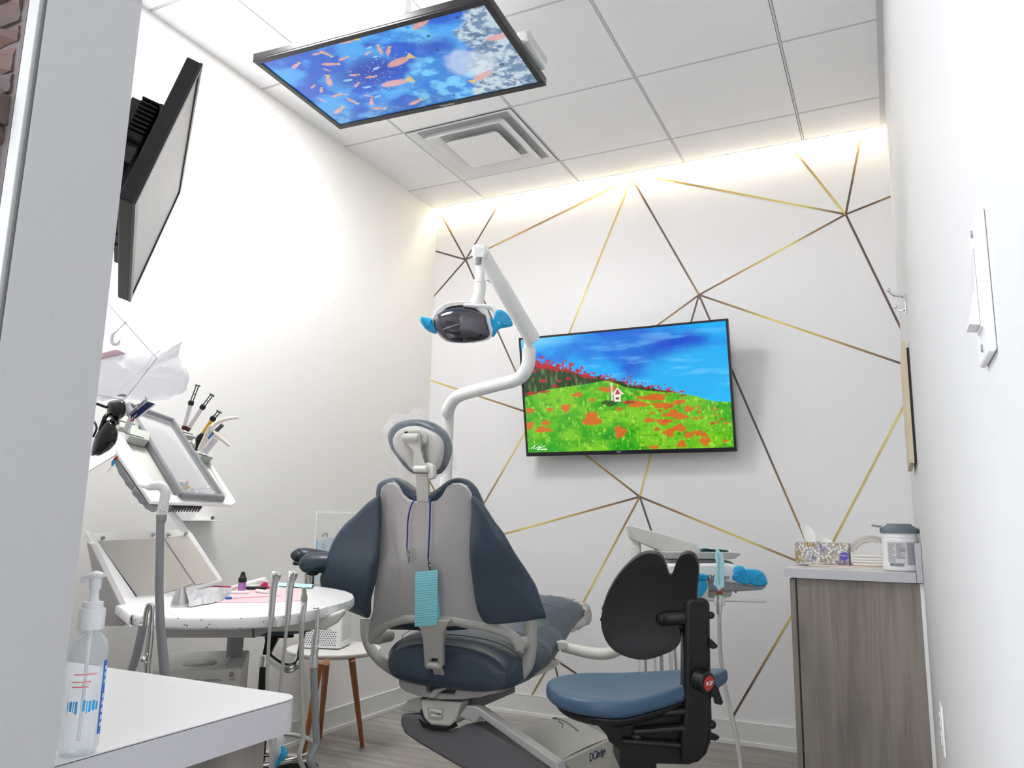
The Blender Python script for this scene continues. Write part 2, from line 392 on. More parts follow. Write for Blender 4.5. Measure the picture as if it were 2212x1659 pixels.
# ceiling: lay-in tiles in a narrow grid
b = MB(); g2 = .0065; light_cell = {}
xs = [GX+GS*k for k in range(-1, 5)]; xs = [0]+[x for x in xs if .02 < x < XR-.02]+[XR-.012]
ys = [YE]+[GY-GS*k for k in range(0, 9)]+[YF]
bars = []
LX = (GX, GX+GS); LY = (GY-4*GS, GY-2*GS)      # visible light panel, 2 x 4 ft
LY2 = (GY-8*GS, GY-6*GS); LX2 = (GX+2*GS, GX+3*GS)  # added fill panel, out of view
VX = (GX, GX+GS); VY = (GY-GS, GY)
for i in range(len(xs)-1):
    for j in range(len(ys)-1):
        x0, x1, y1, y0 = xs[i], xs[i+1], ys[j], ys[j+1]; cx, cy = (x0+x1)/2, (y0+y1)/2
        if LX[0] < cx < LX[1] and LY[0] < cy < LY[1]: continue
        if LX2[0] < cx < LX2[1] and LY2[0] < cy < LY2[1]: continue
        if VX[0] < cx < VX[1] and VY[0] < cy < VY[1]: continue
        b.bx(x0+(g2 if i else 0), x1-g2, y0+g2, y1-(g2 if j else 0), HC, HC+.02)
b.mt(1)
for x in xs[1:-1]: b.bx(x-.0042, x+.0042, YF, YE, HC+.0005, HC+.012)
for y in ys[1:-1]: b.bx(0, XR, y-.0042, y+.0042, HC+.0007, HC+.012)
b.bx(XR-.024, XR, YF, YE, HC-.0015, HC+.012)
b.bx(0, XR, YE-.006, YE, HC-.0015, HC+.02)
b.mt(2); b.bx(-.0, XR, YF, YE, HC+.013, HC+.016)
b.mt(0); b.bx(-2.4, 0, YF, .6, HC, HC+.02)
struct(b.build('ceiling', ['tile', 'bar', 'gap'], smooth=False))
b = MB(); b.bx(0, XR, YE-.3, YB, 3.2, 3.25); struct(b.build('ceiling_cove', 'wall', smooth=False))
M['led'] = emission_mat('warm_led', (1, .87, .64), 60)
t = thing('led_strip', 'warm white LED strip glowing in the slot above the gold-lined wall', 'light strip', (1.3, YE, HC+.01))
b = MB(); b.bx(.01, XR-.01, YE+.001, YE+.009, HC+.014, HC+.034); b.build('channel', 'bar', t, smooth=False)
b = MB(); b.bx(.02, XR-.02, YE+.0095, YE+.013, HC+.010, HC+.028); b.build('diffuser', 'led', t, smooth=False)

# baseboards: coved vinyl with a pale foot
def baseboard(nm, prof_dir, pts):
    pass
b = MB(); b.bx(.0, .010, .95, YB, .018, .1035); b.mt(1); b.bx(0, .018, .95, YB, 0, .019); b.bx(0, .0115, .95, YB, .1015, .1045); M['foot'] = mat('base_foot', (.80, .80, .78), .4)
struct(b.build('baseboard_left', ['base', 'foot'], smooth=False, bevel=.0015))
b = MB(); b.bx(.01, 2.125, YB-.010, YB, .018, .1035); b.mt(1); b.bx(.01, 2.125, YB-.018, YB, 0, .019); b.bx(.01, 2.125, YB-.0115, YB, .1015, .1045); struct(b.build('baseboard_back', ['base', 'foot'], smooth=False, bevel=.0015))

# ceiling lights (recessed troffers)
def troffer(x0, x1, y0, y1, label, glow='panel_glow'):
    t = thing('ceiling_light', label, 'ceiling light', ((x0+x1)/2, (y0+y1)/2, HC), 'ceiling light panels')
    b = MB(); w = .014
    b.bx(x0+.006, x1-.006, y0+.006, y0+w, HC-.002, HC+.03); b.bx(x0+.006, x1-.006, y1-w, y1-.006, HC-.002, HC+.03)
    b.bx(x0+.006, x0+w, y0+w, y1-w, HC-.002, HC+.03); b.bx(x1-w, x1-.006, y0+w, y1-w, HC-.002, HC+.03)
    b.build('frame', 'white', t, smooth=False)
    b = MB(); b.bx(x0+w, x1-w, y0+w, y1-w, HC+.004, HC+.008); b.build('diffuser', glow, t, smooth=False)
M['panel_glow'] = emission_mat('panel_glow', (1, .985, .97), LIGHT)
M['panel_fill'] = emission_mat('panel_fill', (1, .985, .97), .9)
troffer(*LX, *LY, 'glowing rectangular ceiling light panel above the hanging screen')
troffer(*LX2, *LY2, 'unseen ceiling light panel added behind the camera as fill', 'panel_fill')  # extra panel out of view, added to brighten the camera side

# air diffuser
t = thing('air_vent', 'square white three-tier ceiling air vent between the hanging screen and back wall', 'vent', ((VX[0]+VX[1])/2, (VY[0]+VY[1])/2, HC))
cx, cy = (VX[0]+VX[1])/2, (VY[0]+VY[1])/2
def sq(r, z, c=.0):
    c = min(c, r*.5); pts = []
    for sx, sy in ((1, 1), (-1, 1), (-1, -1), (1, -1)):
        for k in range(4):
            a = math.atan2(sy, sx)-PI/4+PI/2*k/3; pts.append((cx+sx*(r-c)+c*math.cos(a), cy+sy*(r-c)+c*math.sin(a), z))
    return pts
b = MB(); b.rings([sq(.297, HC-.003, .002), sq(.292, HC-.004, .002), sq(.262, HC+.012, .006), sq(.245, HC+.016, .01), sq(.215, HC+.035, .01), sq(.20, HC+.037, .01)], cap=False)
b.build('outer_frame', 'white', t)
b = MB(); b.rings([sq(.205, HC+.030, .01), sq(.232, HC-.012, .014), sq(.228, HC-.014, .014), sq(.20, HC-.004, .014), sq(.172, HC+.014, .014), sq(.150, HC+.030, .014)], cap=False)
b.build('middle_cone', 'white', t)
b = MB(); b.rings([sq(.118, HC+.015, .01), sq(.152, HC-.016, .016), sq(.146, HC-.019, .016), sq(.0004, HC-.019, .0001)], cap=False)
b.build('centre_plate', 'white', t, angle=15)
b = MB(); b.cyl((cx, cy, HC+.06), (cx, cy, HC+.2), .12, n=32, cap=False); b.cyl((cx, cy, HC+.199), (cx, cy, HC+.2), .12, n=32)
b.bx(cx-.2, cx+.2, cy-.006, cy+.006, HC+.05, HC+.056)
b.build('duct', 'dgrey', t)
# ------------------------------------------------------------------ painted screens
def vnoise(x, y, seed):
    rg = np.random.default_rng(seed); T = rg.random((64, 64)); xi = np.floor(x).astype(int); yi = np.floor(y).astype(int); fx = x-xi; fy = y-yi
    fx = fx*fx*(3-2*fx); fy = fy*fy*(3-2*fy); a = T[yi % 64, xi % 64]; b_ = T[yi % 64, (xi+1) % 64]; c = T[(yi+1) % 64, xi % 64]; d = T[(yi+1) % 64, (xi+1) % 64]
    return (a*(1-fx)+b_*fx)*(1-fy)+(c*(1-fx)+d*fx)*fy
def fbm(x, y, seed, o=4):
    s = 0; a = .5; t = 0
    for k in range(o): s = s+a*vnoise(x*2**k+k*7.3, y*2**k+k*3.1, seed+k); t += a; a *= .55
    return s/t
def homog(px):
    A = []; 
    for (u, v), (X, Y) in zip(px, ((0, 0), (1, 0), (1, 1), (0, 1))):
        A.append([u, v, 1, 0, 0, 0, -X*u, -X*v, X]); A.append([0, 0, 0, u, v, 1, -Y*u, -Y*v, Y])
    A = np.array(A, float); h = np.append(np.linalg.solve(A[:, :8], A[:, 8]), 1).reshape(3, 3)
    return lambda u, v: tuple((h @ np.array([u, v, 1.]))[:2]/(h @ np.array([u, v, 1.]))[2])
def lin(c): 
    c = np.asarray(c, float)/255; return np.where(c <= .04045, c/12.92, ((c+.055)/1.055)**2.4)
def mix(a, b, t): return a*(1-t[..., None])+b*t[..., None]
def ss(a, b, x): t = np.clip((x-a)/(b-a), 0, 1); return t*t*(3-2*t)
def screen_mesh(name, img, TL, ex, ey, w, h, m, parent, off):
    """img rows top to bottom; TL top-left corner, ex right, ey down"""
    H_, W_ = img.shape[:2]; ex = Vector(ex).normalized(); ey = Vector(ey).normalized(); n = Vector(off)
    vs = np.zeros((H_, W_, 3)); u = np.linspace(0, w, W_); v = np.linspace(0, h, H_)
    vs += np.array(TL)+np.array(n); vs += u[None, :, None]*np.array(ex)+v[:, None, None]*np.array(ey)
    i, j = np.meshgrid(np.arange(H_-1), np.arange(W_-1), indexing='ij'); a = (i*W_+j).ravel()
    me = bpy.data.meshes.new(name); me.from_pydata(vs.reshape(-1, 3).tolist(), [], np.stack([a, a+1, a+1+W_, a+W_], 1).tolist()); me.materials.append(m)
    c = me.color_attributes.new('Col', 'FLOAT_COLOR', 'POINT'); rgba = np.ones((H_*W_, 4), np.float32); rgba[:, :3] = img.reshape(-1, 3); c.data.foreach_set('color', rgba.ravel())
    o = bpy.data.objects.new(name, me); COL.objects.link(o); par(o, parent); return o

# -- flower meadow on the wall television
S = 4.022; hm = homog([(1100+98/S, 660+287/S), (1100+1886/S, 660+122/S), (1100+1957/S, 660+1226/S), (1100+160/S, 660+1280/S)])
def cr(x, y): return hm(1100+x/S, 660+y/S)
NX, NY = 520, 296
U, V = np.meshgrid(np.linspace(0, 1, NX), np.linspace(0, 1, NY)); AS = 1.76
n1 = fbm(U*4, V*4*.6, 11, 5); n2 = fbm(U*7, V*6, 31, 5); n3 = fbm(U*60, V*40, 5, 3)
sky = mix(lin([10, 172, 248]), lin([0, 92, 222]), ss(.42, .62, n1))
sky = mix(sky, lin([2, 70, 205]), ss(.0, .22, .30-np.hypot((U-.68)/1.1, (V-.17)/1.2)+(n2-.5)*.25))
sky = mix(sky, lin([2, 120, 225]), ss(0, .16, .22-np.hypot((U-.42)/1.7, (V-.12)*1.3)+(n2-.5)*.22)*.8)
sky = mix(sky, lin([25, 190, 252]), ss(.1, .5, 1-np.hypot((U-.95)*1.6, (V-.5)*2.2)+(n1-.5)*.5)*.8)
sky = mix(sky, lin([110, 200, 240]), ss(0, .12, .17-np.hypot(U*.5, V*1.6-.02)+(n2-.5)*.07))
sky = mix(sky, lin([130, 220, 255]), ss(.55, .75, fbm(U*5, V*16, 77, 4))*ss(.75, .2, np.abs(V-.42)+np.abs(U-.75)*.3)*.35)
img = sky
hx = [cr(130, 790), cr(350, 720), cr(640, 680), cr(860, 640), cr(1000, 700), cr(1250, 738), cr(1450, 748), cr(1600, 775), cr(1780, 825), cr(1930, 832)]
hill = np.interp(U, [p[0] for p in hx], [p[1] for p in hx])
ft = [cr(110, 500), cr(250, 515), cr(380, 530), cr(520, 560), cr(640, 600), cr(860, 625), cr(1100, 690), cr(1400, 735), cr(1500, 760)]
ftop = np.interp(U, [p[0] for p in ft], [p[1] for p in ft], right=1)+(n3-.5)*.05
g = mix(lin([28, 60, 22]), lin([90, 120, 70]), ss(.5, .8, fbm(U*90, V*14, 9, 2)))
msk = ((V > ftop) & (V < hill+.01)).astype(float); img = mix(img, g, msk)
gr = mix(lin([40, 165, 20]), lin([120, 200, 30]), ss(.35, .65, fbm(U*6, V*7, 21, 4))); gr = mix(gr, lin([170, 225, 70]), ss(.62, .8, fbm(U*110, V*28, 13, 2))*.8); gr = mix(gr, lin([25, 120, 25]), ss(.6, .8, fbm(U*70, V*50, 15, 2))*.5)
img = mix(img, gr, (V > hill).astype(float))
rg = np.random.default_rng(5)
def blob(img, x, y, rx, ry, col, rough=.35, soft=.12, k=0):
    a = np.arctan2((V-y)/ry, (U-x)/rx); r = np.hypot((V-y)/ry, (U-x)/rx); e = 1+rough*.5*np.sin(a*3+k*1.7)+rough*.3*np.sin(a*5+k*2.9)
    return mix(img, lin(col), ss(1+soft, 1-soft, r/e*1.12)*(.92))
OR = [214, 98, 34]
for k, (x, y, rx, ry) in enumerate([(718, 985, 85, 68), (965, 1095, 55, 58), (490, 885, 48, 38), (315, 1018, 45, 26), (290, 1078, 85, 30), (175, 910, 42, 28), (160, 1040, 60, 36), (592, 770, 58, 20), (1222, 992, 50, 24), (1350, 1005, 72, 28),
        (1392, 1100, 50, 38), (1500, 1200, 40, 34), (1562, 892, 42, 30), (1705, 1175, 46, 38), (722, 815, 30, 16), (960, 895, 28, 20), (1245, 930, 26, 12), (1640, 1100, 44, 24), (1480, 1060, 60, 34), (1560, 1120, 40, 30), (350, 900, 30, 20), (1258, 1228, 50, 16), (1700, 1120, 30, 22), (1880, 1172, 26, 12),
        (860, 720, 90, 26), (1250, 790, 130, 30), (1130, 855, 90, 26), (1340, 860, 100, 26), (1480, 830, 60, 18), (1420, 940, 90, 26), (1510, 960, 50, 26), (1050, 835, 70, 18)]):
    X, Y = cr(x, y); img = blob(img, X, Y, rx/1790*1.02, ry/1060*1.02, OR, k=k)
for k in range(48):
    u = .55+.45*rg.random(); h0 = np.interp(u, [p[0] for p in hx], [p[1] for p in hx]); v = h0+.02+abs(rg.normal())*.12
    s_ = .003+.038*(v-h0); img = blob(img, u, v, s_*1.2, s_*1.2, [200+rg.integers(-15, 20), 85+rg.integers(-15, 30), 40], k=k)
for k in range(280):
    u = .02+.78*rg.random()**1.1; v0 = np.interp(u, [p[0] for p in ft], [p[1] for p in ft]); v = v0+rg.normal()*.018-.01+max(0, .2-u)*.15*rg.random()
    s_ = .006+.016*max(0, .35-u); img = blob(img, u, v, s_*.9, s_*1.1, [170+rg.integers(-30, 30), 18, 30], k=k)
for k, (x, y, rx, ry) in enumerate([(280, 443, 24, 14), (336, 477, 26, 20), (270, 517, 55, 24), (345, 520, 40, 20), (632, 532, 20, 16), (215, 562, 20, 14), (292, 648, 32, 20), (395, 692, 34, 14), (515, 628, 26, 14), (435, 648, 24, 12), (488, 470, 18, 9), (1054, 606, 14, 10), (540, 505, 30, 22), (600, 560, 30, 18), (665, 600, 50, 22), (190, 760, 60, 18), (300, 745, 55, 12)]):
    X, Y = cr(x, y); img = blob(img, X, Y, rx/1790, ry/1060, [185, 22, 30], k=k)
def rect(img, x0, y0, x1, y1, col):
    a = cr(x0, y0); c = cr(x1, y1); return mix(img, lin(col), ((U > a[0]) & (U < c[0]) & (V > a[1]) & (V < c[1])).astype(float))
X, Y = cr(880, 840); img = blob(img, X, Y, .048, .028, [50, 75, 30], k=2); X, Y = cr(1045, 835); img = blob(img, X, Y, .03, .016, [150, 60, 30], k=4)
img = rect(img, 882, 668, 908, 820, [235, 225, 225]); img = rect(img, 890, 690, 900, 800, [200, 90, 80])
img = rect(img, 910, 755, 972, 828, [245, 240, 230]); img = rect(img, 925, 790, 958, 812, [120, 75, 60])
a = cr(942, 705); c = cr(942, 765); img = mix(img, lin([240, 225, 225]), ((V > a[1]) & (V < c[1]) & (np.abs(U-a[0]) < (V-a[1])*.55)).astype(float)); img = mix(img, lin([190, 60, 60]), ((V > a[1]+.012) & (V < c[1]) & (np.abs(U-a[0]) < (V-a[1]-.012)*.3)).astype(float))
img_meadow = img*1.0

# ------------------------------------------------------------------ wall television
TP = [Vector(p) for p in ((.708, 3.725, 2.0), (1.827, 3.744, 2.004), (1.827, 3.871, 1.367), (.708, 3.852, 1.363))]
ex = (TP[1]-TP[0]).normalized(); dn = (TP[3]-TP[0]).normalized(); nn = ex.cross(-dn).normalized()   # towards the room
if nn.y > 0: nn = -nn
wT = (TP[1]-TP[0]).length; hT = (TP[3]-TP[0]).length
def TVp(a, c, o=0): return TP[0]+ex*a+dn*c+nn*o
R_tv = Matrix((ex, -dn, nn)).transposed()
t = thing('wall_television', 'wide television on the gold-lined wall showing a flower meadow under blue sky', 'television', TVp(wT/2, hT/2, -.03))
b = MB(); b.box(TVp(wT/2, hT/2, -.012), (wT, hT, .024), R_tv); b.box(TVp(wT/2, hT*.58, -.042), (wT*.8, hT*.62, .045), R_tv); b.build('housing', 'bezel', t, smooth=False, bevel=.003)
bz = .011; bb = .021
b = MB()
for a0, a1, c0, c1 in ((0, wT, 0, bz), (0, wT, hT-bb, hT), (0, bz, bz, hT-bb), (wT-bz, wT, bz, hT-bb)): b.box(TVp((a0+a1)/2, (c0+c1)/2, .002), (a1-a0, c1-c0, .007), R_tv)
b.build('bezel', 'bezel', t, smooth=False, bevel=.001)
M['scr1'] = attr_mat('meadow_screen', strength=SCR)
screen_mesh('screen', img_meadow, TVp(bz, bz), ex, dn, wT-2*bz, hT-bz-bb, M['scr1'], t, nn*.0008)
text('logo_lettering', 'TCL', .013, TVp(wT*.47, hT-bb*.5, .006), ex, -dn, 'white', t, space=1.1)
b = MB()
sg = [cr(185, 1245), cr(222, 1212), cr(205, 1252), cr(240, 1235), cr(262, 1222), cr(250, 1242), cr(305, 1222)]
b.tube([TVp(bz, bz)+ex*(p[0]*(wT-2*bz))+dn*(p[1]*(hT-bz-bb))+nn*.0014 for p in sg], .0012, 6); M['scrw'] = emission_mat('screen_white', (.9, 1, .9), 1.0); b.build('signature', 'scrw', t)
X, Y = cr(278, 1252); text('caption_lettering', 'TIM SAMUE', .011, TVp(bz+X*(wT-2*bz), bz+Y*(hT-bz-bb), .0014), ex, -dn, 'scrw', t, space=1.1)
b = MB(); b.box((1.27, YB-.03, 1.66), (.44, .03, .40)); b.bx(1.10, 1.13, YB-.075, YB-.02, 1.50, 1.86); b.bx(1.41, 1.44, YB-.075, YB-.02, 1.50, 1.86); b.build('bracket', 'black', t, smooth=False)

# ------------------------------------------------------------------ hanging television (underwater film)
CP = [Vector(p) for p in ((.539, 1.845, 2.609), (1.458, 1.897, 2.609), (1.428, 2.426, 2.617), (.509, 2.374, 2.616))]
ex = (CP[1]-CP[0]).normalized(); dn = (CP[3]-CP[0]).normalized(); nn = ex.cross(dn).normalized()
if nn.z > 0: nn = -nn
wT = (CP[1]-CP[0]).length; hT = (CP[3]-CP[0]).length
def CTp(a, c, o=0): return CP[0]+ex*a+dn*c+nn*o
R_c = Matrix((ex, dn, ex.cross(dn))).transposed()
t = thing('hanging_television', 'television hanging flat from the ceiling, showing orange fish over blue coral', 'television', CTp(wT/2, hT/2, -.05))
b = MB(); b.box(CTp(wT/2, hT/2, -.014), (wT, hT, .026), R_c); b.box(CTp(wT/2, hT*.55, -.045), (wT*.62, hT*.6, .04), R_c); b.build('housing', 'bezel', t, smooth=False, bevel=.003)
bz = .022; bb = .030; b = MB()
for a0, a1, c0, c1 in ((0, wT, 0, bz), (0, wT, hT-bb, hT), (0, bz, bz, hT-bb), (wT-bz, wT, bz, hT-bb)): b.box(CTp((a0+a1)/2, (c0+c1)/2, .002), (a1-a0, c1-c0, .007), R_c)
b.build('bezel', 'bezel', t, smooth=False, bevel=.0015)
S2 = 3.16; hm2 = homog([(500+185/S2, 428/S2), (500+1702/S2, -8/S2), (500+2092/S2, 548/S2), (500+752/S2, 866/S2)])
def cr2(x, y): return hm2(500+x/S2, y/S2)
NX, NY = 420, 240; U, V = np.meshgrid(np.linspace(0, 1, NX), np.linspace(0, 1, NY))
n1 = fbm(U*5, V*4, 3, 5); n2 = fbm(U*22, V*14, 8, 4); n3 = fbm(U*60, V*40, 4, 3)
img = mix(lin([22, 92, 205]), lin([70, 165, 240]), ss(.42, .62, n1))
img = mix(img, lin([18, 66, 178]), ss(.0, .2, .24-np.hypot((U-.38)*.9, V-.42)+(n1-.5)*.25))
reef = ss(.0, .12, (U-.50)+(V-.45)*.30+(n1-.5)*.42)*ss(0, .1, .86-U+(V-.8)*.1)
img = mix(img, mix(lin([40, 125, 215]), lin([120, 205, 245]), ss(.38, .66, n2)), reef*.85)
img = mix(img, mix(lin([45, 110, 185]), lin([110, 180, 225]), ss(.4, .65, n2)), ss(.0, .15, V-.78+(n1-.5)*.3)*ss(.7, .5, U)*.75)
img = mix(img, lin([25, 80, 195]), ss(0, .1, .13-np.hypot(U-.70, (V-.30)*.9)+(n1-.5)*.1)*.9)
coral = ss(.0, .05, U-.80+(V-.5)*.18+(n1-.5)*.22); cr_c = mix(lin([105, 135, 168]), lin([190, 208, 220]), ss(.36, .6, fbm(U*40, V*30, 51, 3)))
img = mix(img, cr_c, coral); img = mix(img, lin([50, 75, 110]), coral*ss(.62, .74, n3)*.7)
X, Y = cr2(1640, 420); img = mix(img, lin([215, 225, 232]), ss(1.1, .7, np.hypot((U-X)/.11, (V-Y)/.2)+(n2-.5)*.5)*.55)
def fish(img, x, y, L_, ang, col, tail=True, fat=.36):
    X, Y = cr2(x, y); c, s_ = math.cos(ang), math.sin(ang); du = (U-X)*1.77; dv = V-Y; p = (du*c+dv*s_)/L_; q_ = (-du*s_+dv*c)/(L_*fat)
    img = mix(img, lin(col), ss(1.15, .85, np.hypot(p*2, q_*2))*.9)
    if tail: img = mix(img, lin([225, 190, 90]), ((p > .42) & (p < .72) & (np.abs(q_) < (p-.36)*1.6)).astype(float)*.85)
    img = mix(img, lin([240, 190, 170]), ss(.4, .2, np.hypot((p+.05)*2.4, (q_-.12)*3))*.5)
    return img
O1 = [218, 156, 142]
for (x, y, L_, a) in [(1130, 415, .20, -.25), (1110, 567, .22, .0), (1270, 135, .17, -.45), (1800, 230, .17, 0), (1710, 510, .18, 2.75), (1000, 330, .09, -1.3), (1058, 338, .09, -.9), (655, 435, .11, .35), (660, 560, .13, -1.1), (420, 450, .09, -.4), (745, 395, .08, -.2), (620, 355, .09, 1.2), (710, 662, .09, -.2),
        (820, 695, .10, 1.3), (735, 770, .13, -.5), (960, 710, .09, -1), (1255, 705, .12, -.3), (930, 660, .06, .8), (825, 512, .07, .2), (850, 585, .07, -.6), (610, 625, .07, -.9), (548, 600, .06, -.5), (940, 525, .08, .1), (755, 265, .15, .1), (912, 355, .06, -.3), (635, 475, .05, 1), (560, 362, .07, 0), (760, 650, .05, .5), (1000, 750, .10, .4), (610, 690, .06, 1.3)]:
    img = fish(img, x, y, L_, a, O1 if x % 3 else [220, 165, 160])
for (x, y, L_, a) in [(925, 312, .055, -.2), (980, 462, .07, -.3), (925, 598, .07, 0), (1000, 665, .07, -.2), (790, 550, .08, .1), (970, 378, .05, -.2)]: img = fish(img, x, y, L_, a, [150, 205, 235], tail=False)
rg = np.random.default_rng(9)
for k in range(130):
    x, y = 1000+rg.normal()*110, 480+rg.normal()*110; X, Y = cr2(x, y); r_ = .0022+.002*rg.random(); img = mix(img, lin([190, 225, 250]), ss(1.3, .7, np.hypot((U-X)*1.77/r_, (V-Y)/(r_*1.6)))*.8)
for (x, y, r_) in [(1520, 90, .016), (1328, 225, .015), (1395, 325, .012), (1838, 425, .02), (1520, 650, .012)]: X, Y = cr2(x, y); img = mix(img, lin([25, 50, 110]), ss(1.2, .8, np.hypot((U-X)*1.77/r_, (V-Y)/(r_*.8)))*.85)
M['scr2'] = attr_mat('underwater_screen', strength=SCR)
screen_mesh('screen', img, CTp(bz, bz), ex, dn, wT-2*bz, hT-bz-bb, M['scr2'], t, nn*.0008)
text('logo_lettering', 'TOSHIBA', .014, CTp(wT*.555, hT-bb*.5, .0065), ex, -dn, 'white', t, space=1.1)
pc = CTp(wT*.52, hT*.42, -.05)
b = MB(); b.cyl((pc.x, pc.y, 2.66), (pc.x, pc.y, HC), .026, n=28); b.cyl((pc.x, pc.y, HC-.012), (pc.x, pc.y, HC), .07, n=28); b.cyl((pc.x, pc.y, 2.70), (pc.x, pc.y, 2.73), .032, n=28); b.build('ceiling_pole', 'silver', t)
b = MB(); b.box(CTp(wT*.52, hT*.45, -.075), (.4, .28, .02), R_c); b.build('mount_plate', 'steel', t, smooth=False, bevel=.002)
b = MB(); b.box(CTp(wT+.004, hT*.70, -.04), (.05, .19, .05), R_c); b.build('side_control_box', 'silver', t, smooth=True, bevel=.012, seg=4)

# ------------------------------------------------------------------ left monitor on its arm
P0 = [Vector(p) for p in ((1.448, .873, 1.792), (1.046, 1.184, 1.755), (1.013, 1.107, 1.467), (1.415, .796, 1.504))]
ex = (P0[1]-P0[0]).normalized(); dn = (P0[3]-P0[0]).normalized(); nn = ex.cross(dn).normalized()
if nn.y < 0: nn = -nn
wT = (P0[1]-P0[0]).length; hT = (P0[3]-P0[0]).length
def MO(a, c, o=0): return P0[0]+ex*a+dn*c+nn*o
R_m = frame(ex, dn)
t = thing('monitor', 'slim black monitor tilted down on an arm beside the partition edge', 'monitor', MO(wT/2, hT/2, -.02))
b = MB(); b.box(MO(wT/2, hT/2, -.012), (wT, hT, .024), R_m); b.box(MO(wT*.5, hT*.52, -.034), (wT*.62, hT*.7, .026), R_m); b.build('housing', 'black', t, smooth=False, bevel=.003)
b = MB(); bz = .014
for a0, a1, c0, c1 in ((0, wT, 0, bz), (0, wT, hT-bz, hT), (0, bz, bz, hT-bz), (wT-bz, wT, bz, hT-bz)): b.box(MO((a0+a1)/2, (c0+c1)/2, .001), (a1-a0, c1-c0, .005), R_m)
b.build('bezel', 'bezel', t, smooth=False)
b = MB(); b.box(MO(wT/2, hT/2, .0), (wT-2*bz, hT-2*bz, .001), R_m); M['scr3'] = mat('idle_screen', (.55, .55, .56), .35); b.build('screen', 'scr3', t, smooth=False)
b = MB(); b.box(MO(wT*.45, hT*.42, -.06), (.12, .12, .02), R_m); b.box(MO(wT*.20, hT*.42, -.062), (.07, .09, .045), R_m)
for k in range(9): b.box(MO(wT*.12, hT*.30+.009*k, -.05), (.05, .004, .03), R_m)
b.build('mount_plate', 'black', t, smooth=False, bevel=.004)
cp_ = MO(wT*.45, hT*.42, -.07); wl = Vector((1.25, YP2, cp_.z+.06))
b = MB(); b.tube([cp_, cp_-nn*.06, (cp_-nn*.06).lerp(wl, .5)+Vector((-.03, 0, .02)), wl], .022, 14, smooth=5); b.ball(cp_-nn*.02, .035); b.cyl(cp_-nn*.07+Vector((0, 0, -.05)), cp_-nn*.07+Vector((0, 0, .06)), .03); b.box(wl+Vector((0, .006, 0)), (.10, .012, .14)); b.build('arm', 'black', t)
b = MB()
for k in range(3):
    s0 = MO(wT*(.15+.08*k), hT*.80, -.03); b.tube([MO(wT*.25, hT*.5, -.05), MO(wT*(.06+.04*k), hT*.66, -.075), s0-nn*.02, MO(wT*(.3+.1*k), hT*.93, -.05), wl+Vector((.02, .01, -.05))], .0035, 8, smooth=8)
b.build('cable', 'black', t)
b = MB()
for k in range(4): b.box(MO(wT*.93-.009*k, hT+.0004, -.008), (.003, .001, .002), R_m)
b.build('button_row', 'mgrey', t, smooth=False)
# ------------------------------------------------------------------ dental chair
CX = 1.06
chair = thing('dental_chair', 'slate blue dental chair with grey back shell and side wings, facing the back wall', 'dental chair', (CX, 2.75, 0))
SP0 = Vector((CX, 2.40, .50)); SN = Vector((0, .95, .31)).normalized()
def onb(u, v, off=0.0, n=SN, p=SP0): return W(u, v, p=p+SN*off, n=n)
def interp(pts, x): return float(np.interp(x, [p[0] for p in pts], [p[1] for p in pts]))
# shell: columns from the wavy shoulder line to the arched lower edge
top = [(796, 1366), (800, 1338), (806, 1318), (809, 1276), (817, 1224), (819, 1150), (820, 1080), (823, 1056), (828, 1049), (834, 1046), (848, 1045), (856, 1051), (867, 1071), (880, 1082), (900, 1086.5), (926, 1086.5), (942, 1083), (955, 1071), (965, 1052), (974, 1046), (991, 1046), (1004, 1052), (1013, 1066), (1017, 1080), (1019, 1130), (1020, 1220), (1024, 1262), (1033, 1312), (1044, 1342), (1075, 1352), (1098, 1362), (1116, 1376), (1127, 1396)]
bot = [(796, 1384), (803, 1390), (815, 1380), (832, 1360), (850, 1350), (870, 1346), (895, 1346), (905, 1352), (960, 1354), (985, 1352), (1010, 1358), (1043, 1368), (1075, 1377), (1105, 1390), (1119, 1406), (1127, 1412)]
us = sorted(set([796+k*(1127-796)/110 for k in range(111)]+[p[0] for p in top]))
def shell_pt(u, v, off=0):
    o_ = 0
    for _ in range(3):
        p = onb(u, v, off+o_); q_ = (p.x-(CX+.05))/.18; o_ = .028*min(1, abs(q_))**2.2
    return onb(u, v, off+o_)
g = []
for i in range(25):
    t_ = i/24; g.append([shell_pt(u, interp(top, u)*(1-t_)+interp(bot, u)*t_) for u in us])
b = MB(); b.sheet(g, .016, nrm=SN); b.build('back_shell', 'cgrey', chair, angle=60)
# raised rib across the foot of the shell
b = MB(); rib = [(800, 1384), (812, 1366), (835, 1350), (865, 1339), (900, 1335), (940, 1336), (985, 1339), (1040, 1349), (1085, 1362), (1112, 1378), (1124, 1402)]
b.tube([shell_pt(u, v, .004) for u, v in rib], [(.017, .010)]*len(rib), 14, smooth=5, flat=(0, 0, 1)); b.build('shell_rib', 'cgrey2', chair)
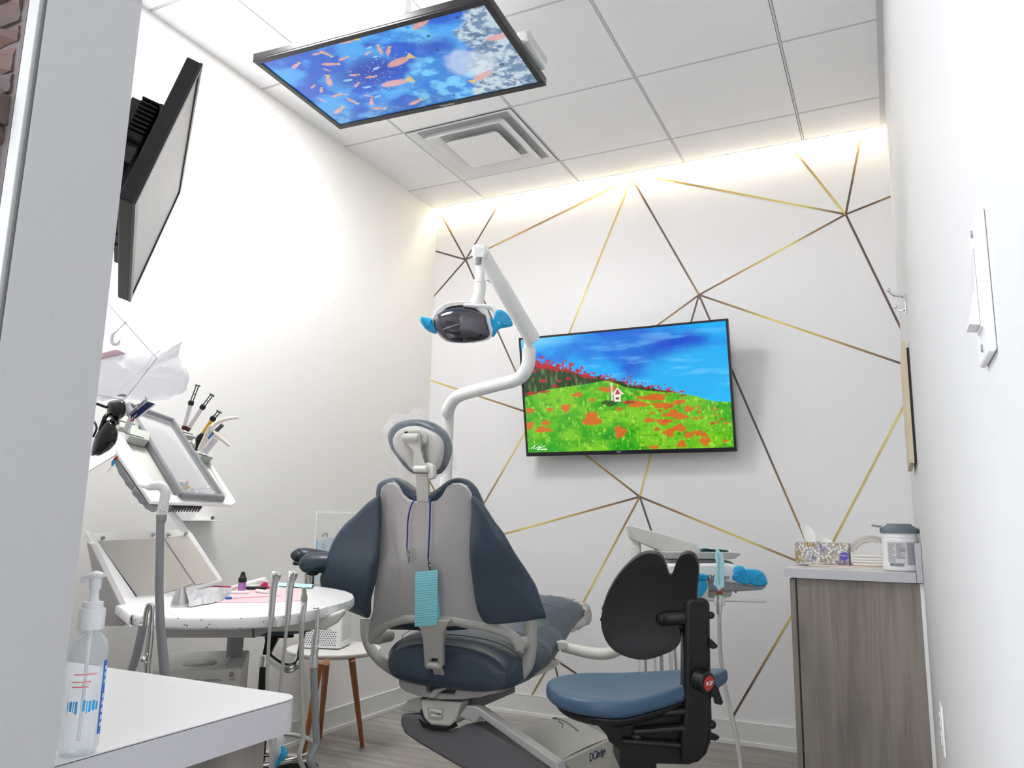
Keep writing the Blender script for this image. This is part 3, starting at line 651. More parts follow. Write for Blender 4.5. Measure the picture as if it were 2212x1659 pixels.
# spine strap and hinge
b = MB(); st = [(895, 1340), (900, 1350), (908, 1362), (913, 1385), (916, 1441), (924, 1448), (928, 1425), (934, 1423), (945, 1424), (948, 1446), (955, 1441), (954, 1395), (958, 1364), (966, 1350), (972, 1340)]
b.prism([onb(u, v, -.018) for u, v in st], SN*.022); b.build('spine_strap', 'cgrey2', chair, bevel=.004, seg=3)
b = MB(); h0 = onb(938, 1437, -.01); b.cyl(h0+Vector((-.022, 0, 0)), h0+Vector((.022, 0, 0)), .013); b.cyl(h0+Vector((.020, 0, 0)), h0+Vector((.033, 0, 0)), .010)
q0 = onb(952, 1468, .01)
b.prism([h0+Vector((-.016, -.002, .012)), h0+Vector((.016, -.002, .012)), q0+Vector((.033, 0, -.012)), q0+Vector((-.02, 0, -.012))], (0, .03, 0)); b.build('hinge_link', 'cgrey2', chair, bevel=.003)
b = MB(); b.cyl(h0+Vector((.032, 0, 0)), h0+Vector((.034, 0, 0)), .006); b.build('pivot_pin', 'dgrey', chair)
# back cushion seen round the shell
ctop = [(814, 1075), (816, 1050), (822, 1041), (834, 1035), (850, 1033), (866, 1040), (884, 1054), (900, 1061), (926, 1064), (945, 1055), (965, 1040), (984, 1033), (1006, 1037), (1023, 1051), (1033, 1068), (1043, 1092), (1052, 1130), (1058, 1200), (1060, 1290), (1056, 1335)]
b = MB(); k0 = .095
out = [onb(u, v, k0) for u, v in ctop+[(1040, 1352), (1000, 1360), (940, 1362), (880, 1360), (835, 1356), (818, 1330), (812, 1250), (811, 1150)]]
o2 = closed_spline([(p.x, (p.z-.5)) for p in out], 4)
b.cushion([(p.x, p.y) for p in o2], lambda x, y, h: Vector((x, SP0.y-(y)*(.31/.95)+k0/.95+.0, .5+y))+SN*h, .034, .05, 6); b.build('back_cushion', 'vinyl', chair, angle=80)
# side wings
def wing(px, edge, ang, nm):
    n = (Matrix.Rotation(ang, 3, 'Z') @ SN); p0 = onb(*edge, -.002)
    pts = [W(u, v, p=p0, n=n) for u, v in px]; ex_ = Vector((0, 0, 1)).cross(n).normalized(); ey_ = n.cross(ex_).normalized()
    o = closed_spline([((p-p0).dot(ex_), (p-p0).dot(ey_)) for p in pts], 4)
    def T(x, y, h):
        q_ = p0+ex_*x+ey_*y+n*(h+.6*min(abs(x), .35)**2*.5)
        return q_+n*(.006*math.sin(x*17+y*9)+.004*math.sin(y*31))
    b = MB(); b.cushion([(p.x, p.y) for p in o], T, .016, .018, 5); w_ = b.build(nm, 'vinyl', chair, angle=80)
    return T
wl_px = [(820, 1074), (812, 1073), (790, 1088), (766, 1111), (738, 1137), (716, 1170), (697, 1210), (684, 1238), (679, 1258), (688, 1285), (712, 1312), (745, 1326), (776, 1333), (797, 1334), (801, 1300), (806, 1277), (815, 1226), (822, 1186), (820, 1130)]
wr_px = [(1018, 1073), (1030, 1078), (1046, 1094), (1066, 1124), (1090, 1155), (1115, 1202), (1138, 1244), (1155, 1274), (1170, 1312), (1178, 1337), (1165, 1340), (1128, 1346), (1076, 1350), (1050, 1346), (1040, 1332), (1032, 1309), (1024, 1270), (1017, 1218), (1016, 1153), (1017, 1100)]
TL_ = wing(wl_px, (820, 1150), math.radians(-8), 'wing')
TR_ = wing(wr_px, (1018, 1150), math.radians(8), 'wing')
# headrest
HY = 2.17
def hp(u, v, dy=0): return W(u, v, y=HY+dy)
pad = [(842, 947), (843, 937), (849, 925), (862, 913.5), (878, 908), (898, 906), (921, 908), (943, 916.5), (960, 931), (969, 950), (971.5, 970), (969, 987), (962, 1006), (953, 1019), (944, 1025), (920, 1026), (895, 1023), (885, 1017), (873, 1004), (861, 988), (849, 970)]
hr = thing  # noqa
o = closed_spline([((p := hp(u, v, .045)).x, p.z) for u, v in pad], 3)
b = MB(); b.cushion([(p.x, p.y) for p in o], lambda x, y, h: Vector((x, HY+.045+h, y)), .034, .04, 6); hpad = b.build('headrest_pad', 'vinyl', chair, angle=80)
plate = [(849.5, 953), (853, 941), (863, 929.5), (881, 921.5), (901, 920), (918, 924), (936, 932.5), (950, 942.5), (957, 955), (959, 969), (957, 987), (952, 1004), (944, 1015.5), (930, 1019), (908, 1019), (892, 1017), (878, 1001), (862, 983), (852, 966)]
o = closed_spline([((p := hp(u, v)).x, p.z) for u, v in plate], 3)
b = MB(); b.cushion([(p.x, p.y) for p in o], lambda x, y, h: Vector((x, HY+h, y)), .016, .012, 4); b.build('headrest_plate', 'cgrey2', chair, angle=80)
def c6(x, y): return (820+x/6.91, 860+y/6.91)
b = MB()
b.prism([hp(*c6(*q), -.045) for q in [(385, 545), (590, 535), (598, 720), (650, 950), (695, 1000), (700, 1100), (520, 1108), (486, 1050), (500, 800), (400, 690)]], (0, .022, 0))
b.build('headrest_link', 'cgrey2', chair, bevel=.004, seg=3)
b = MB(); a0 = hp(*c6(375, 600), -.035); a1 = hp(*c6(600, 600), -.035); b.cyl(a0, a1, .017, n=24); b.build('headrest_knuckle', 'cgrey2', chair, bevel=.002)
b = MB(); b.prism([hp(*c6(*q), -.028) for q in [(345, 620), (370, 500), (420, 468), (590, 458), (640, 480), (690, 540), (705, 620), (690, 680), (640, 700), (600, 690), (592, 520), (390, 525), (378, 640), (400, 690), (350, 680)]], (0, .02, 0)); b.build('knuckle_hood', 'cgrey2', chair, bevel=.006, seg=3)
b = MB(); a0 = hp(*c6(520, 1060), -.05); a1 = hp(*c6(715, 1060), -.05); b.cyl(a0, a1, .011, n=20)
b.prism([hp(*c6(*q), -.04) for q in [(690, 962), (745, 962), (762, 990), (798, 1000), (804, 1150), (788, 1196), (722, 1215), (715, 1125), (690, 1070)]], (0, .022, 0)); b.build('tilt_latch', 'offw', chair, bevel=.003)
b = MB(); b.prism([hp(*c6(*q), -.038) for q in [(592, 730), (640, 725), (690, 960), (690, 990), (645, 950)]], (0, .01, 0)); b.build('tilt_lever', 'cgrey3', chair, bevel=.001)
b = MB(); P4 = [hp(897, 1023, .0), hp(923.5, 1023, .0), onb(926, 1100, .02), onb(900, 1100, .02)]; b.prism(P4, (0, .014, .0)); b.build('headrest_post', 'offw', chair, bevel=.003)
# seat and leg rest, one flowing cushion
def sring(y, cx, hw, zc, hh, n=64, e=2.6, dz=.0):
    r_ = []
    for k in range(n):
        a = 2*PI*k/n; c, s_ = math.cos(a), math.sin(a)
        r_.append(Vector((cx+hw*math.copysign(abs(c)**(2/e), c), y+(-.02 if s_ > 0 else .02)*abs(s_)*0, zc+hh*math.copysign(abs(s_)**(2/e), s_)-dz*(c*c))))
    return r_
st = [(2.405, CX+.01, .12, .50, .03), (2.412, CX+.01, .19, .505, .055), (2.43, CX+.01, .235, .51, .072), (2.47, CX+.012, .268, .52, .085), (2.55, CX+.012, .285, .53, .088), (2.70, CX+.012, .28, .545, .078), (2.85, CX+.012, .262, .57, .066), (3.0, CX+.014, .235, .605, .058), (3.15, CX+.016, .212, .632, .054), (3.24, CX+.02, .198, .642, .05), (3.30, CX+.02, .175, .640, .04), (3.33, CX+.02, .12, .636, .02)]
def st_at(y): return tuple(float(np.interp(y, [s[0] for s in st], [s[i] for s in st])) for i in range(1, 5))
ysm = sorted(set([s[0] for s in st]+[2.4+k*.03 for k in range(1, 31)]))
b = MB(); b.rings([sring(y, *st_at(y), dz=.012) for y in ysm]); seat = b.build('seat_cushion', 'vinyl', chair, angle=80)
b = MB()
def seam(y, a0, a1, dy=0):
    pts = []
    for k in range(15):
        a = math.radians(a0+(a1-a0)*k/14); cx, hw, zc, hh = st_at(y+dy*k/14); c, s_ = math.cos(a), math.sin(a)
        pts.append(Vector((cx+(hw+.0003)*math.copysign(abs(c)**(2/2.6), c), y+dy*k/14, zc+(hh+.0003)*math.copysign(abs(s_)**(2/2.6), s_)-.012*c*c)))
    b.tube(pts, .0022, 6)
seam(2.49, 20, 160); seam(2.60, 10, 170); seam(2.66, 8, 172); seam(3.08, 8, 172); seam(3.26, 5, 175)
b.tube([Vector((st_at(y)[0]+st_at(y)[1]*.78, y, st_at(y)[2]+st_at(y)[3]*.86)) for y in ysm[3:-3]], .0014, 6); b.tube([Vector((st_at(y)[0]-st_at(y)[1]*.78, y, st_at(y)[2]+st_at(y)[3]*.86)) for y in ysm[3:-3]], .0014, 6)
b.build('seam', 'dgrey', chair)
# clear toe cover
b = MB(); R = []
rs = random.Random(4)
for y, sc_ in ((3.22, 1.03), (3.25, 1.05), (3.29, 1.07), (3.33, 1.07), (3.36, .93), (3.375, .5)):
    cx, hw, zc, hh = st_at(min(y, 3.28)); rr = sring(y, cx, hw*sc_, zc-.012, hh*sc_+.008, e=2.3)
    R.append([p+Vector((rs.uniform(-.004, .004), rs.uniform(-.006, .006), rs.uniform(-.006, .004)-(.03 if p.z < zc-.02 and p.x > cx else 0))) for p in rr])
M['toefilm'] = film_mat('toe_cover_film', (.62, .60, .58), .34, .2)
b.rings(R, cap=False); b.build('toe_cover', 'toefilm', chair, angle=50)
# seat pan, swivel, arms
def pan(px, y0, y1, nm, m, bev=.006):
    b = MB(); P_ = [W(u, v, y=y0) for u, v in px]; b.prism(P_, (0, y1-y0, 0)); return b.build(nm, m, chair, bevel=bev, seg=3)
pan([(860, 1462), (861, 1483), (874, 1494), (905, 1505), (950, 1512), (1000, 1512), (1040, 1506), (1068, 1497), (1092, 1478), (1060, 1470), (990, 1478), (980, 1500), (920, 1496), (918, 1476)], 2.44, 2.95, 'seat_pan', 'cgrey')
pan([(918, 1474), (985, 1476), (985, 1504), (918, 1502)], 2.47, 2.9, 'pan_core', 'cgrey3', .002)
b = MB(); a0 = W(948, 1492, y=2.43); b.prism([W(u, v, y=2.425) for u, v in [(928, 1500), (935, 1490), (965, 1485), (962, 1490), (945, 1497), (938, 1508), (926, 1508)]], (0, .04, 0)); b.build('release_lever', 'cgrey2', chair, bevel=.004)
def arm(px, y0, wd, nm):
    b = MB(); pts = [W(u, v, y=y0) for u, v in px]; b.tube(pts, [(wd, .018)]*len(pts), 16, smooth=6, flat=(1, 0, 0)); return b.build(nm, 'cgrey2', chair)
arm([(789, 1336), (790, 1368), (799, 1398), (820, 1425), (848, 1446), (885, 1466), (905, 1476)], 2.50, .020, 'arm_bracket')
arm([(1145, 1334), (1146, 1370), (1145, 1405), (1138, 1438), (1115, 1464), (1082, 1480), (1060, 1486)], 2.50, .022, 'arm_bracket')
b = MB(); c0 = W(812, 1378, y=2.43); b.cyl(c0, c0+Vector((0, .09, 0)), .024, n=24); b.build('arm_knob', 'cgrey2', chair, bevel=.006, seg=3)
b = MB(); c0 = W(1120, 1392, y=2.43); b.cyl(c0, c0+Vector((0, .08, 0)), .020, n=24); b.build('arm_knob', 'cgrey2', chair, bevel=.006, seg=3)
b = MB(); c0 = W(1124, 1384, y=2.425); b.ball(c0, .004); b.build('screw', 'chrome', chair)
# swivel block, lift arm and base
b = MB(); b.prism([W(u, v, y=2.50) for u, v in [(923, 1508), (1020, 1504), (1022, 1535), (1000, 1540), (923, 1535)]], (0, .34, 0)); b.build('swivel_neck', 'cgrey3', chair, bevel=.004)
b = MB(); gp = [(908, 1512), (995, 1518), (992, 1530), (984, 1556), (972, 1570), (930, 1567), (915, 1552), (909, 1530)]
b.prism([W(u, v, y=2.44) for u, v in gp], (0, .16, 0)); b.build('swivel_cover', 'offw', chair, bevel=.008, seg=3)
b = MB(); b.prism([W(u, v, y=2.438) for u, v in [(923, 1528), (959, 1530), (955, 1554), (948, 1556), (930, 1552), (925, 1550)]], (0, .006, 0)); bdg = b.build('badge_frame', 'cgrey', chair, bevel=.001)
b = MB(); b.prism([W(u, v, y=2.436) for u, v in [(928, 1532), (955, 1534), (952, 1549), (931, 1547)]], (0, .003, 0)); bg = b.build('badge', 'white', bdg, smooth=False)
text('badge_lettering', 'DCIedge', .0125, W(941.5, 1540.5, y=2.4355), (1, 0, -.02), (0, 0, 1), 'ink', bdg, space=.9)
A0 = W(945, 1560, y=2.50); A1 = Vector((1.43, 3.02, .07)); dA = (A1-A0)
def larm(px_a, px_b, wdir, nm, m, ya=2.44, yb=2.9):
    pass
# two cheeks and a web sloping down to the floor base
dirb = Vector((.62, .52, -.36)).normalized(); side = dirb.cross(Vector((0, 0, 1))).normalized(); upv = side.cross(dirb).normalized()
def slab(c, l0, l1, s0, s1, u0, u1, nm, m, bev=.01, taper=1.0):
    b = MB(); P_ = []
    for l, k in ((l0, 1), (l1, taper)):
        P_.append([c+dirb*l+side*s_+upv*u_*k for s_, u_ in ((s0, u0), (s1, u0), (s1, u1), (s0, u1))])
    b.rings(P_); return b.build(nm, m, chair, bevel=bev, seg=3)
# left drum (hinge end)
L0 = W(884, 1560, y=2.50); Rr = W(1005, 1562, y=2.50)
b = MB(); hub_r = .062
ha = W(868, 1560, y=2.47); hb = W(1010, 1566, y=2.47)
b.prism([W(u, v, y=2.45) for u, v in [(866, 1536), (880, 1512), (908, 1508), (912, 1530), (905, 1541)]], (0, .16, 0)); b.build('cheek_cap', 'cgrey', chair, bevel=.004)
b = MB(); b.prism([W(u, v, y=2.45) for u, v in [(864, 1542), (905, 1541), (912, 1562), (935, 1576), (972, 1580), (1000, 1566), (1020, 1561), (1090, 1600), (1190, 1659), (1230, 1700), (1150, 1720), (1060, 1690), (985, 1655), (900, 1605), (872, 1585), (863, 1565)]], (.02, .10, -.01)); b.build('lift_arm_cover', 'cgrey3', chair, bevel=.012, seg=4)
b = MB(); b.prism([W(u, v, y=2.43) for u, v in [(990, 1548), (1008, 1524), (1030, 1527), (1203, 1648), (1214, 1690), (1200, 1700), (1196, 1664), (1036, 1548), (1026, 1562)]], (.012, .035, 0)); b.build('lift_arm', 'cgrey', chair, bevel=.004, seg=3)
b = MB(); b.cyl(W(879, 1562, y=2.448), W(879, 1562, y=2.448)+Vector((0, -.006, 0)), .016, n=24); b.cyl(W(1002, 1575, y=2.448), W(1002, 1575, y=2.448)+Vector((0, -.006, 0)), .016, n=24); b = MB(); b.prism([W(u, v, y=2.447) for u, v in [(905, 1552), (914, 1570), (935, 1578), (968, 1578), (990, 1568), (984, 1560), (965, 1572), (930, 1570), (916, 1560)]], (0, -.004, 0)); b.build('cover_gap', 'black', chair, smooth=False)
# floor base with its domed cover
zt = .165
f0 = W(1209, 1646, z=zt); f1 = W(1322, 1594, z=zt); fl = W(1108, 1592, z=zt)
ed = f1-f0; bk = fl-f0
b = MB(); Q = [Vector((f0.x, f0.y, 0)), Vector((f1.x, f1.y, 0)), Vector((f1.x, f1.y, 0))+bk, Vector((f0.x, f0.y, 0))+bk]
b.prism(Q, (0, 0, zt)); b.build('base_cover', 'offw', chair, bevel=.008, seg=3)
b = MB(); gg = []
for i in range(13):
    t_ = i/12; row = []
    for j in range(13):
        s_ = j/12; p = Q[0].lerp(Q[1], s_).lerp(Q[3].lerp(Q[2], s_), t_*.96+.02); row.append(Vector((p.x, p.y, zt-.004+.055*max(0, math.sin(PI*(s_*.96+.02)))**.6*max(0, math.sin(PI*(.05+.80*t_)))**.9)))
    gg.append(row)
b.sheet(gg, 0); dome = b.build('base_dome', 'offw', chair, angle=70)
b = MB(); b.tube([r[7]+Vector((0, 0, .001)) for r in gg[3:11]], .0016, 6); dome_s = b.build('dome_seam', 'dgrey', dome)
b = MB(); b.tube([gg[i][3+i//2]+Vector((0, 0, .001)) for i in range(5, 12)], .0016, 6); b.build('dome_seam', 'dgrey', dome)
edn = ed.normalized(); nrm = Vector((edn.y, -edn.x, 0))
text('base_lettering', 'DCIedge', .042, f0.lerp(f1, .70)+Vector((0, 0, -.035))+nrm*.001, edn, (0, 0, 1), 'navy', chair, space=.85)
b = MB(); b.prism([p*1.0+Vector((0, 0, 0)) for p in [Q[0]+edn*.02-nrm*.02, Q[1]+edn*.06-nrm*.02, Q[1]+edn*.06+bk, Q[0]+edn*.02+bk]], (0, 0, .03)); b.build('base_plate', 'cgrey3', chair, bevel=.004)

# plastic sleeve over the headrest
t = thing('headrest_sleeve', 'crinkled clear plastic sleeve pulled over the chair headrest', 'plastic sleeve', (CX+.06, HY, 1.25))
b = MB(); rs = random.Random(11)
slv = [(826, 925), (848, 893), (880, 896), (899, 878), (925, 893), (950, 905), (968, 925), (976, 950), (984, 990), (990, 1016), (972, 1012), (955, 1030), (915, 1030), (895, 1024), (870, 1030), (852, 1026), (845, 1005), (846, 985), (836, 965), (828, 948)]
def jit(p, k): return p+Vector((rs.uniform(-k, k), rs.uniform(-k, k), rs.uniform(-k, k)))
for dy, kk in ((-.032, 0), (.10, 1)):
    g = []; cu, cv = 908, 965; N_ = 30
    op = [slv[int(i*len(slv)/N_)] for i in range(N_)]
    o3 = closed_spline(slv, 2)
    for i, s_ in enumerate((.35, .6, .8, .92, 1.0)):
        ring_ = []
        for q_ in o3:
            u, v = cu+(q_.x-cu)*s_, cv+(q_.y-cv)*s_
            dd = dy*(1 if s_ < .9 else .35 if s_ < 1 else .12)+.01
            ring_.append(jit(hp(u, v, dd), .0025 if s_ < 1 else .001))
        g.append(ring_)
    if dy < 0: g = g[1:]
    b.rings(g, cap=False)
b.build('film', 'film', t, angle=25)
b = MB()
for q in ([(828, 924), (840, 905), (858, 903), (848, 916)], [(905, 908), (903, 922), (912, 925), (920, 918)], [(925, 920), (940, 925), (955, 932), (960, 945)], [(852, 968), (866, 975), (860, 985)], [(967, 960), (971, 972), (966, 985)]):
    b = MB(); b.tube([jit(hp(u, v, -.036), .001) for u, v in q], .0012, 5, smooth=4); b.build('crease', 'film', t)

# bib chain and bib
t = thing('bib_chain', 'blue cord with two metal clips hanging down the chair back', 'bib chain', onb(905, 1150, -.02))
def on2(u, v, o_=-.012): return shell_pt(u, v, o_)
b = MB(); b.tube([onb(899, 1072, .015), on2(893, 1083), on2(886, 1098), on2(881, 1125), on2(880, 1155), on2(879, 1183)], .0026, 8, smooth=6)
b.tube([onb(927, 1070, .015), on2(929, 1082), on2(929, 1100), on2(928, 1140), on2(926, 1180), on2(925, 1207)], .0026, 8, smooth=6); b.tube([onb(899, 1072, .015), onb(912, 1066, .03), onb(927, 1070, .015)], .0026, 8, smooth=6)
b.build('cord', 'blue', t)
def clip(u, v, nm):
    b = MB(); b.tube([on2(u, v), on2(u+.5, v+9)], .0018, 8)
    b.prism([on2(u+a, v+c_, -.016) for a, c_ in ((-1, 8), (3, 8), (5, 14), (4, 33), (2.5, 34), (1, 20), (-1, 15))], SN*.004); b.cyl(on2(u+3, v+14, -.02), on2(u+3, v+14, -.006), .003)
    b.tube([on2(u+5, v+12, -.018), on2(u+6, v+18, -.02), on2(u+3.5, v+24, -.018)], .0012, 6); return b.build('clip', 'clipm', t)
clip(879, 1183, ''); clip(925, 1207, '')
t = thing('dental_bib', 'folded light cyan paper bib clipped to the chain behind the chair', 'bib', onb(922, 1290, -.02))
b = MB()
g = [[on2(u, v, -.018-.002*math.sin(i*2.1)) for u in np.linspace(896 if i else 896, 945 if i < 9 else 943, 6)] for i, v in enumerate(np.linspace(1234, 1354, 12))]
g = [[onb(897+(944.5-896)*j/5-(.017*i), 1235.5+(1354-1235.5)*i/90-j*.9, -.020+.0004*math.sin(i*PI/2)) for j in range(6)] for i in range(91)]
b.sheet(g, .0012, nrm=SN); b.build('front_leaf', 'cyan', t, angle=20)
g = [[onb(938+(953-938)*j/4*(i/20)+2*(1-i/20), 1233+(1352-1233)*i/20, -.010+.002*j) for j in range(5)] for i in range(21)]
b = MB(); b.sheet(g, .0012, nrm=SN); b.build('rear_leaf', 'cyan', t, angle=20)
# ------------------------------------------------------------------ dental lamp
t = thing('dental_lamp', 'white dental lamp on a bent arm in front of the wall television', 'lamp', Vector((*W(962, 1060, d=3.3)[:2], 0)))
pb = W(962, 1060, d=3.3); ptp = W(966, 905, x=pb.x)
b = MB(); b.tube([(pb.x, pb.y, .44), (pb.x, pb.y, .6), (pb.x, pb.y, W(966, 925, x=pb.x).z), W(968, 890, d=3.28), W(978, 866, d=3.25), W(996, 853, d=3.22), W(1030, 843, d=3.17), W(1080, 830, d=3.1), W(1108, 823, d=3.05), W(1128, 811, d=3.03), W(1140, 790, d=3.02), W(1142.5, 765, d=3.02), W(1142, 752, d=3.02)], .0265, 24, smooth=6)
b.build('bent_arm', 'lwhite', t)
b = MB(); b.tube([(pb.x, pb.y, .46), (CX-.20, 2.92, .47)], .022, 16); b.cyl((pb.x, pb.y, .42), (pb.x, pb.y, .50), .034, n=24); b.build('mounting_bracket', 'cgrey2', t)
b = MB(); b.cyl(W(1142, 757, d=3.02), W(1141, 735, d=3.02), .0175, n=22); b.build('neck', 'lwhite', t, bevel=.002)
b = MB(); b.cyl(W(1138, 742, d=3.0), W(1137, 730, d=3.0), .008); b.build('joint_screw', 'steel', t)
A = W(1150, 733, d=3.0); B_ = W(1037, 538, d=2.82)
b = MB(); dA = (B_-A).normalized(); b.tube([A-dA*.008, A, A.lerp(B_, .5), B_-dA*.03, B_-dA*.005, B_+dA*.008], [(.018, .02), (.031, .033), (.0295, .031), (.029, .031), (.026, .028), (.012, .014)], 24); b.build('spring_arm', 'lwhite', t, angle=50)
for u, v in ((1054, 606), (1057.5, 608.5)):
    b = MB(); b.ball(W(u, v, d=2.825), .0025); b.build('screw', 'dgrey', t)
b = MB(); b.prism([W(u, v, d=2.775) for u, v in [(1018, 531), (1024, 527), (1042, 527), (1051, 533), (1054, 545), (1047, 560), (1037, 562), (1024, 560), (1020, 550)]], FW*.055); b.build('elbow_cover', 'lwhite', t, bevel=.012, seg=4)
b = MB(); b.cyl(W(1034, 556, d=2.78), W(1034, 572, d=2.78), .012); b.build('swivel_gap', 'mgrey', t)
b = MB(); b.lathe([(.0165, 0), (.0165, .078)], W(1036.5, 604, d=2.78), (0, 0, 1), 24); b.lathe([(.021, -.002), (.0212, .008), (.0205, .010)], W(1036.5, 606, d=2.78), (0, 0, -1), 24)
b.tube([W(1037, 604, d=2.78), W(1036.5, 628, d=2.78), W(1033, 645, d=2.78), W(1026, 660, d=2.79)], [.0205, .021, .022, .026], 22, smooth=5); b.build('neck', 'lwhite', t)
# head: white shell and smoked reflector lens
hc = W(1000, 697, d=2.76); exh = (RT*.985-UP*.17).normalized(); eyh = (UP*.985+RT*.17).normalized(); ezh = exh.cross(eyh)
def hh(u, v, dd=2.72): return W(u, v, d=dd)
lens = [(936, 697), (938, 686), (948, 677), (962, 669.5), (982, 664.5), (1002, 664), (1024, 669.5), (1047, 679), (1051, 692), (1056, 710), (1058, 724), (1047, 733.5), (1022, 738.5), (998, 740.5), (973, 738), (954, 726), (941, 711)]
o = closed_spline(lens, 3); cu, cv = 998, 698; R = []
for s_, dd in ((1.0, 2.745), (.97, 2.735), (.85, 2.724), (.6, 2.714), (.3, 2.710), (.02, 2.708)): R.append([W(cu+(q.x-cu)*s_, cv+(q.y-cv)*s_, d=dd) for q in o])
M['smoke'] = mat('smoked_lens', (.10, .095, .11), .06, metal=.75, coat=.5)
b = MB(); b.rings(R, cap=False); b.build('lens', 'smoke', t, angle=80)
b = MB(); 
for k in range(5): b.tube([W(957+7*k, 712-2*k, d=2.703+.002*k), W(969+7*k, 706-2*k, d=2.702)], .0018, 6)
b.build('reflector_rib', 'chrome', t)
shell_ = [(933, 697), (934, 682), (944, 668), (960, 656), (985, 651), (1010, 651), (1028, 656), (1048, 668), (1058, 682), (1062, 702), (1066, 714), (1060, 730), (1045, 737), (1018, 741), (990, 741), (968, 739), (952, 729), (940, 714)]
o = closed_spline(shell_, 3); R = []
for s_, dd in ((.78, 2.750), (.97, 2.748), (1.0, 2.757), (1.0, 2.77), (.93, 2.80), (.75, 2.825), (.4, 2.84), (.03, 2.843)): R.append([W(cu+(q.x-cu)*s_, cv+(q.y-cv)*s_+(-2 if s_ < .9 else 0), d=dd) for q in o])
b = MB(); b.rings(R, cap=False); b.build('head_shell', 'lwhite', t, angle=70)
b = MB(); b.tube([W(1002, 659, d=2.735), W(1040, 662, d=2.755), W(1060, 664, d=2.77), W(1070, 673, d=2.77), W(1071, 690, d=2.77), W(1066, 706, d=2.76)], [.006, .009, .010, .010, .010, .008], 12, smooth=5); b.build('handle_loop', 'lwhite', t)
M['navyp'] = mat('blue_handle', (.01, .07, .22), .25)
def hand(px, d_, nm, m, th=.014):
    b = MB(); b.prism([W(u, v, d=d_) for u, v in px], FW*th); return b.build(nm, m, t, bevel=.005, seg=3)
hand([(1073, 672), (1080, 670), (1096, 683), (1106, 697), (1103, 702), (1090, 705), (1078, 708), (1084, 695)], 2.78, 'side_handle', 'navyp')
hand([(908, 691), (912, 688), (928, 706), (941, 716), (940, 719), (928, 716), (915, 704)], 2.76, 'side_handle', 'navyp')
def film(px, d_, nm='blue_sleeve', m='bluefilm', par_=None, fw=.03):
    b = MB(); o = closed_spline(px, 2); cu_ = sum(q.x for q in o)/len(o); cv_ = sum(q.y for q in o)/len(o); rs_ = random.Random(len(px)*7+int(cu_))
    R = [[W(cu_+(q.x-cu_)*s_, cv_+(q.y-cv_)*s_, d=d_+dd+rs_.uniform(-.0025, .0025)) for q in o] for s_, dd in ((.05, -.006), (.5, -.006), (.85, -.003), (1, .006), (.9, fw), (.05, fw))]
    b.rings(R, cap=False); return b.build(nm, m, par_ or t, angle=30)
film([(1052, 682), (1066, 690), (1070, 672), (1084, 670), (1098, 680), (1108, 699), (1103, 706), (1086, 709), (1077, 713), (1066, 728), (1060, 722), (1056, 700)], 2.755)
film([(907, 692), (910, 683), (920, 686), (933, 688), (934, 700), (944, 716), (940, 721), (925, 716), (913, 704)], 2.745)
text('lamp_lettering', 'Dr Teela', .012, W(1014, 736.5, d=2.712), exh, eyh, 'cgrey3', t)

# ------------------------------------------------------------------ saddle stool
SX = W(1375, 1490, z=.55)
t = thing('saddle_stool', 'saddle stool with blue seat, black two-lobed backrest and red round badge', 'stool', (SX.x, SX.y, 0))
cc = W(1372, 1492, z=.548); L_ = W(1183, 1500, z=.545); R_ = W(1562, 1470, z=.575)
ax = Vector(((R_-L_).x, (R_-L_).y, 0)).normalized(); ay = Vector((-ax.y, ax.x, 0)); hw_ = (R_-L_).length/2; hd_ = .175
o = []
for k in range(44):
    a = 2*PI*k/44; c, s_ = math.cos(a), math.sin(a); o.append((hw_*math.copysign(abs(c)**.85, c), hd_*math.copysign(abs(s_)**.85, s_)*(1-.10*c)))
ctr = (L_+R_)/2
def ST(x, y, h):
    q_ = x/hw_; r_ = math.hypot(x/hw_, y/hd_)
    zn = -.016+max(0, q_+.35)*.062; zf = -.004+.012*max(0, q_); f_ = (y/hd_+1)/2
    z = zn+(zf-zn)*f_ + (.014*min(1, r_)**2 if h > 0 else -.004) - (.016*(1-min(1, r_)**2) if h > 0 else 0)
    return Vector((ctr.x, ctr.y, .552))+ax*x+ay*y+Vector((0, 0, z+h))
b = MB(); b.cushion(o, ST, .022, .014, 6); b.build('seat', 'vinyl2', t, angle=80, sub=1)
b = MB(); b.cushion([(x*.90, y*.90) for x, y in o], lambda x, y, h: ST(x, y, -.001)+Vector((0, 0, -.020+h)), .026, .006, 6); b.build('seat_shell', 'blackm', t, angle=80)
# backrest
BD = 2.060; bn = (FW+RT*.25).normalized(); bp = W(1400, 1310, d=BD)
def bb_(u, v, off=0): return W(u, v, p=bp+bn*off, n=bn)
br_ = [(1405, 1187), (1385, 1193), (1362, 1210), (1338, 1237), (1318, 1270), (1305, 1305), (1300, 1340), (1304, 1365), (1315, 1387), (1332, 1403), (1360, 1416), (1395, 1421), (1430, 1412), (1460, 1398), (1469, 1382), (1470, 1360), (1468, 1340), (1488, 1320), (1503, 1298), (1507, 1262), (1510, 1220), (1505, 1198), (1496, 1188), (1484, 1186), (1470, 1194), (1461, 1212), (1456, 1228), (1451, 1238), (1446, 1237), (1442, 1222), (1436, 1205), (1426, 1192)]
exb = Vector((0, 0, 1)).cross(bn).normalized(); 
def bulge(p):  # shallow bowl open to the sitter
    d_ = p-bb_(1400, 1330); r2 = d_.length_squared; return bn*(-.9*r2)
b = MB(); bm_ = bmesh.new()
o = closed_spline(br_, 2); cu, cv = 1400, 1320
vs = [bm_.verts.new(bb_(q.x, q.y)) for q in o]; f = bm_.faces.new(vs)
bmesh.ops.triangulate(bm_, faces=[f]); 
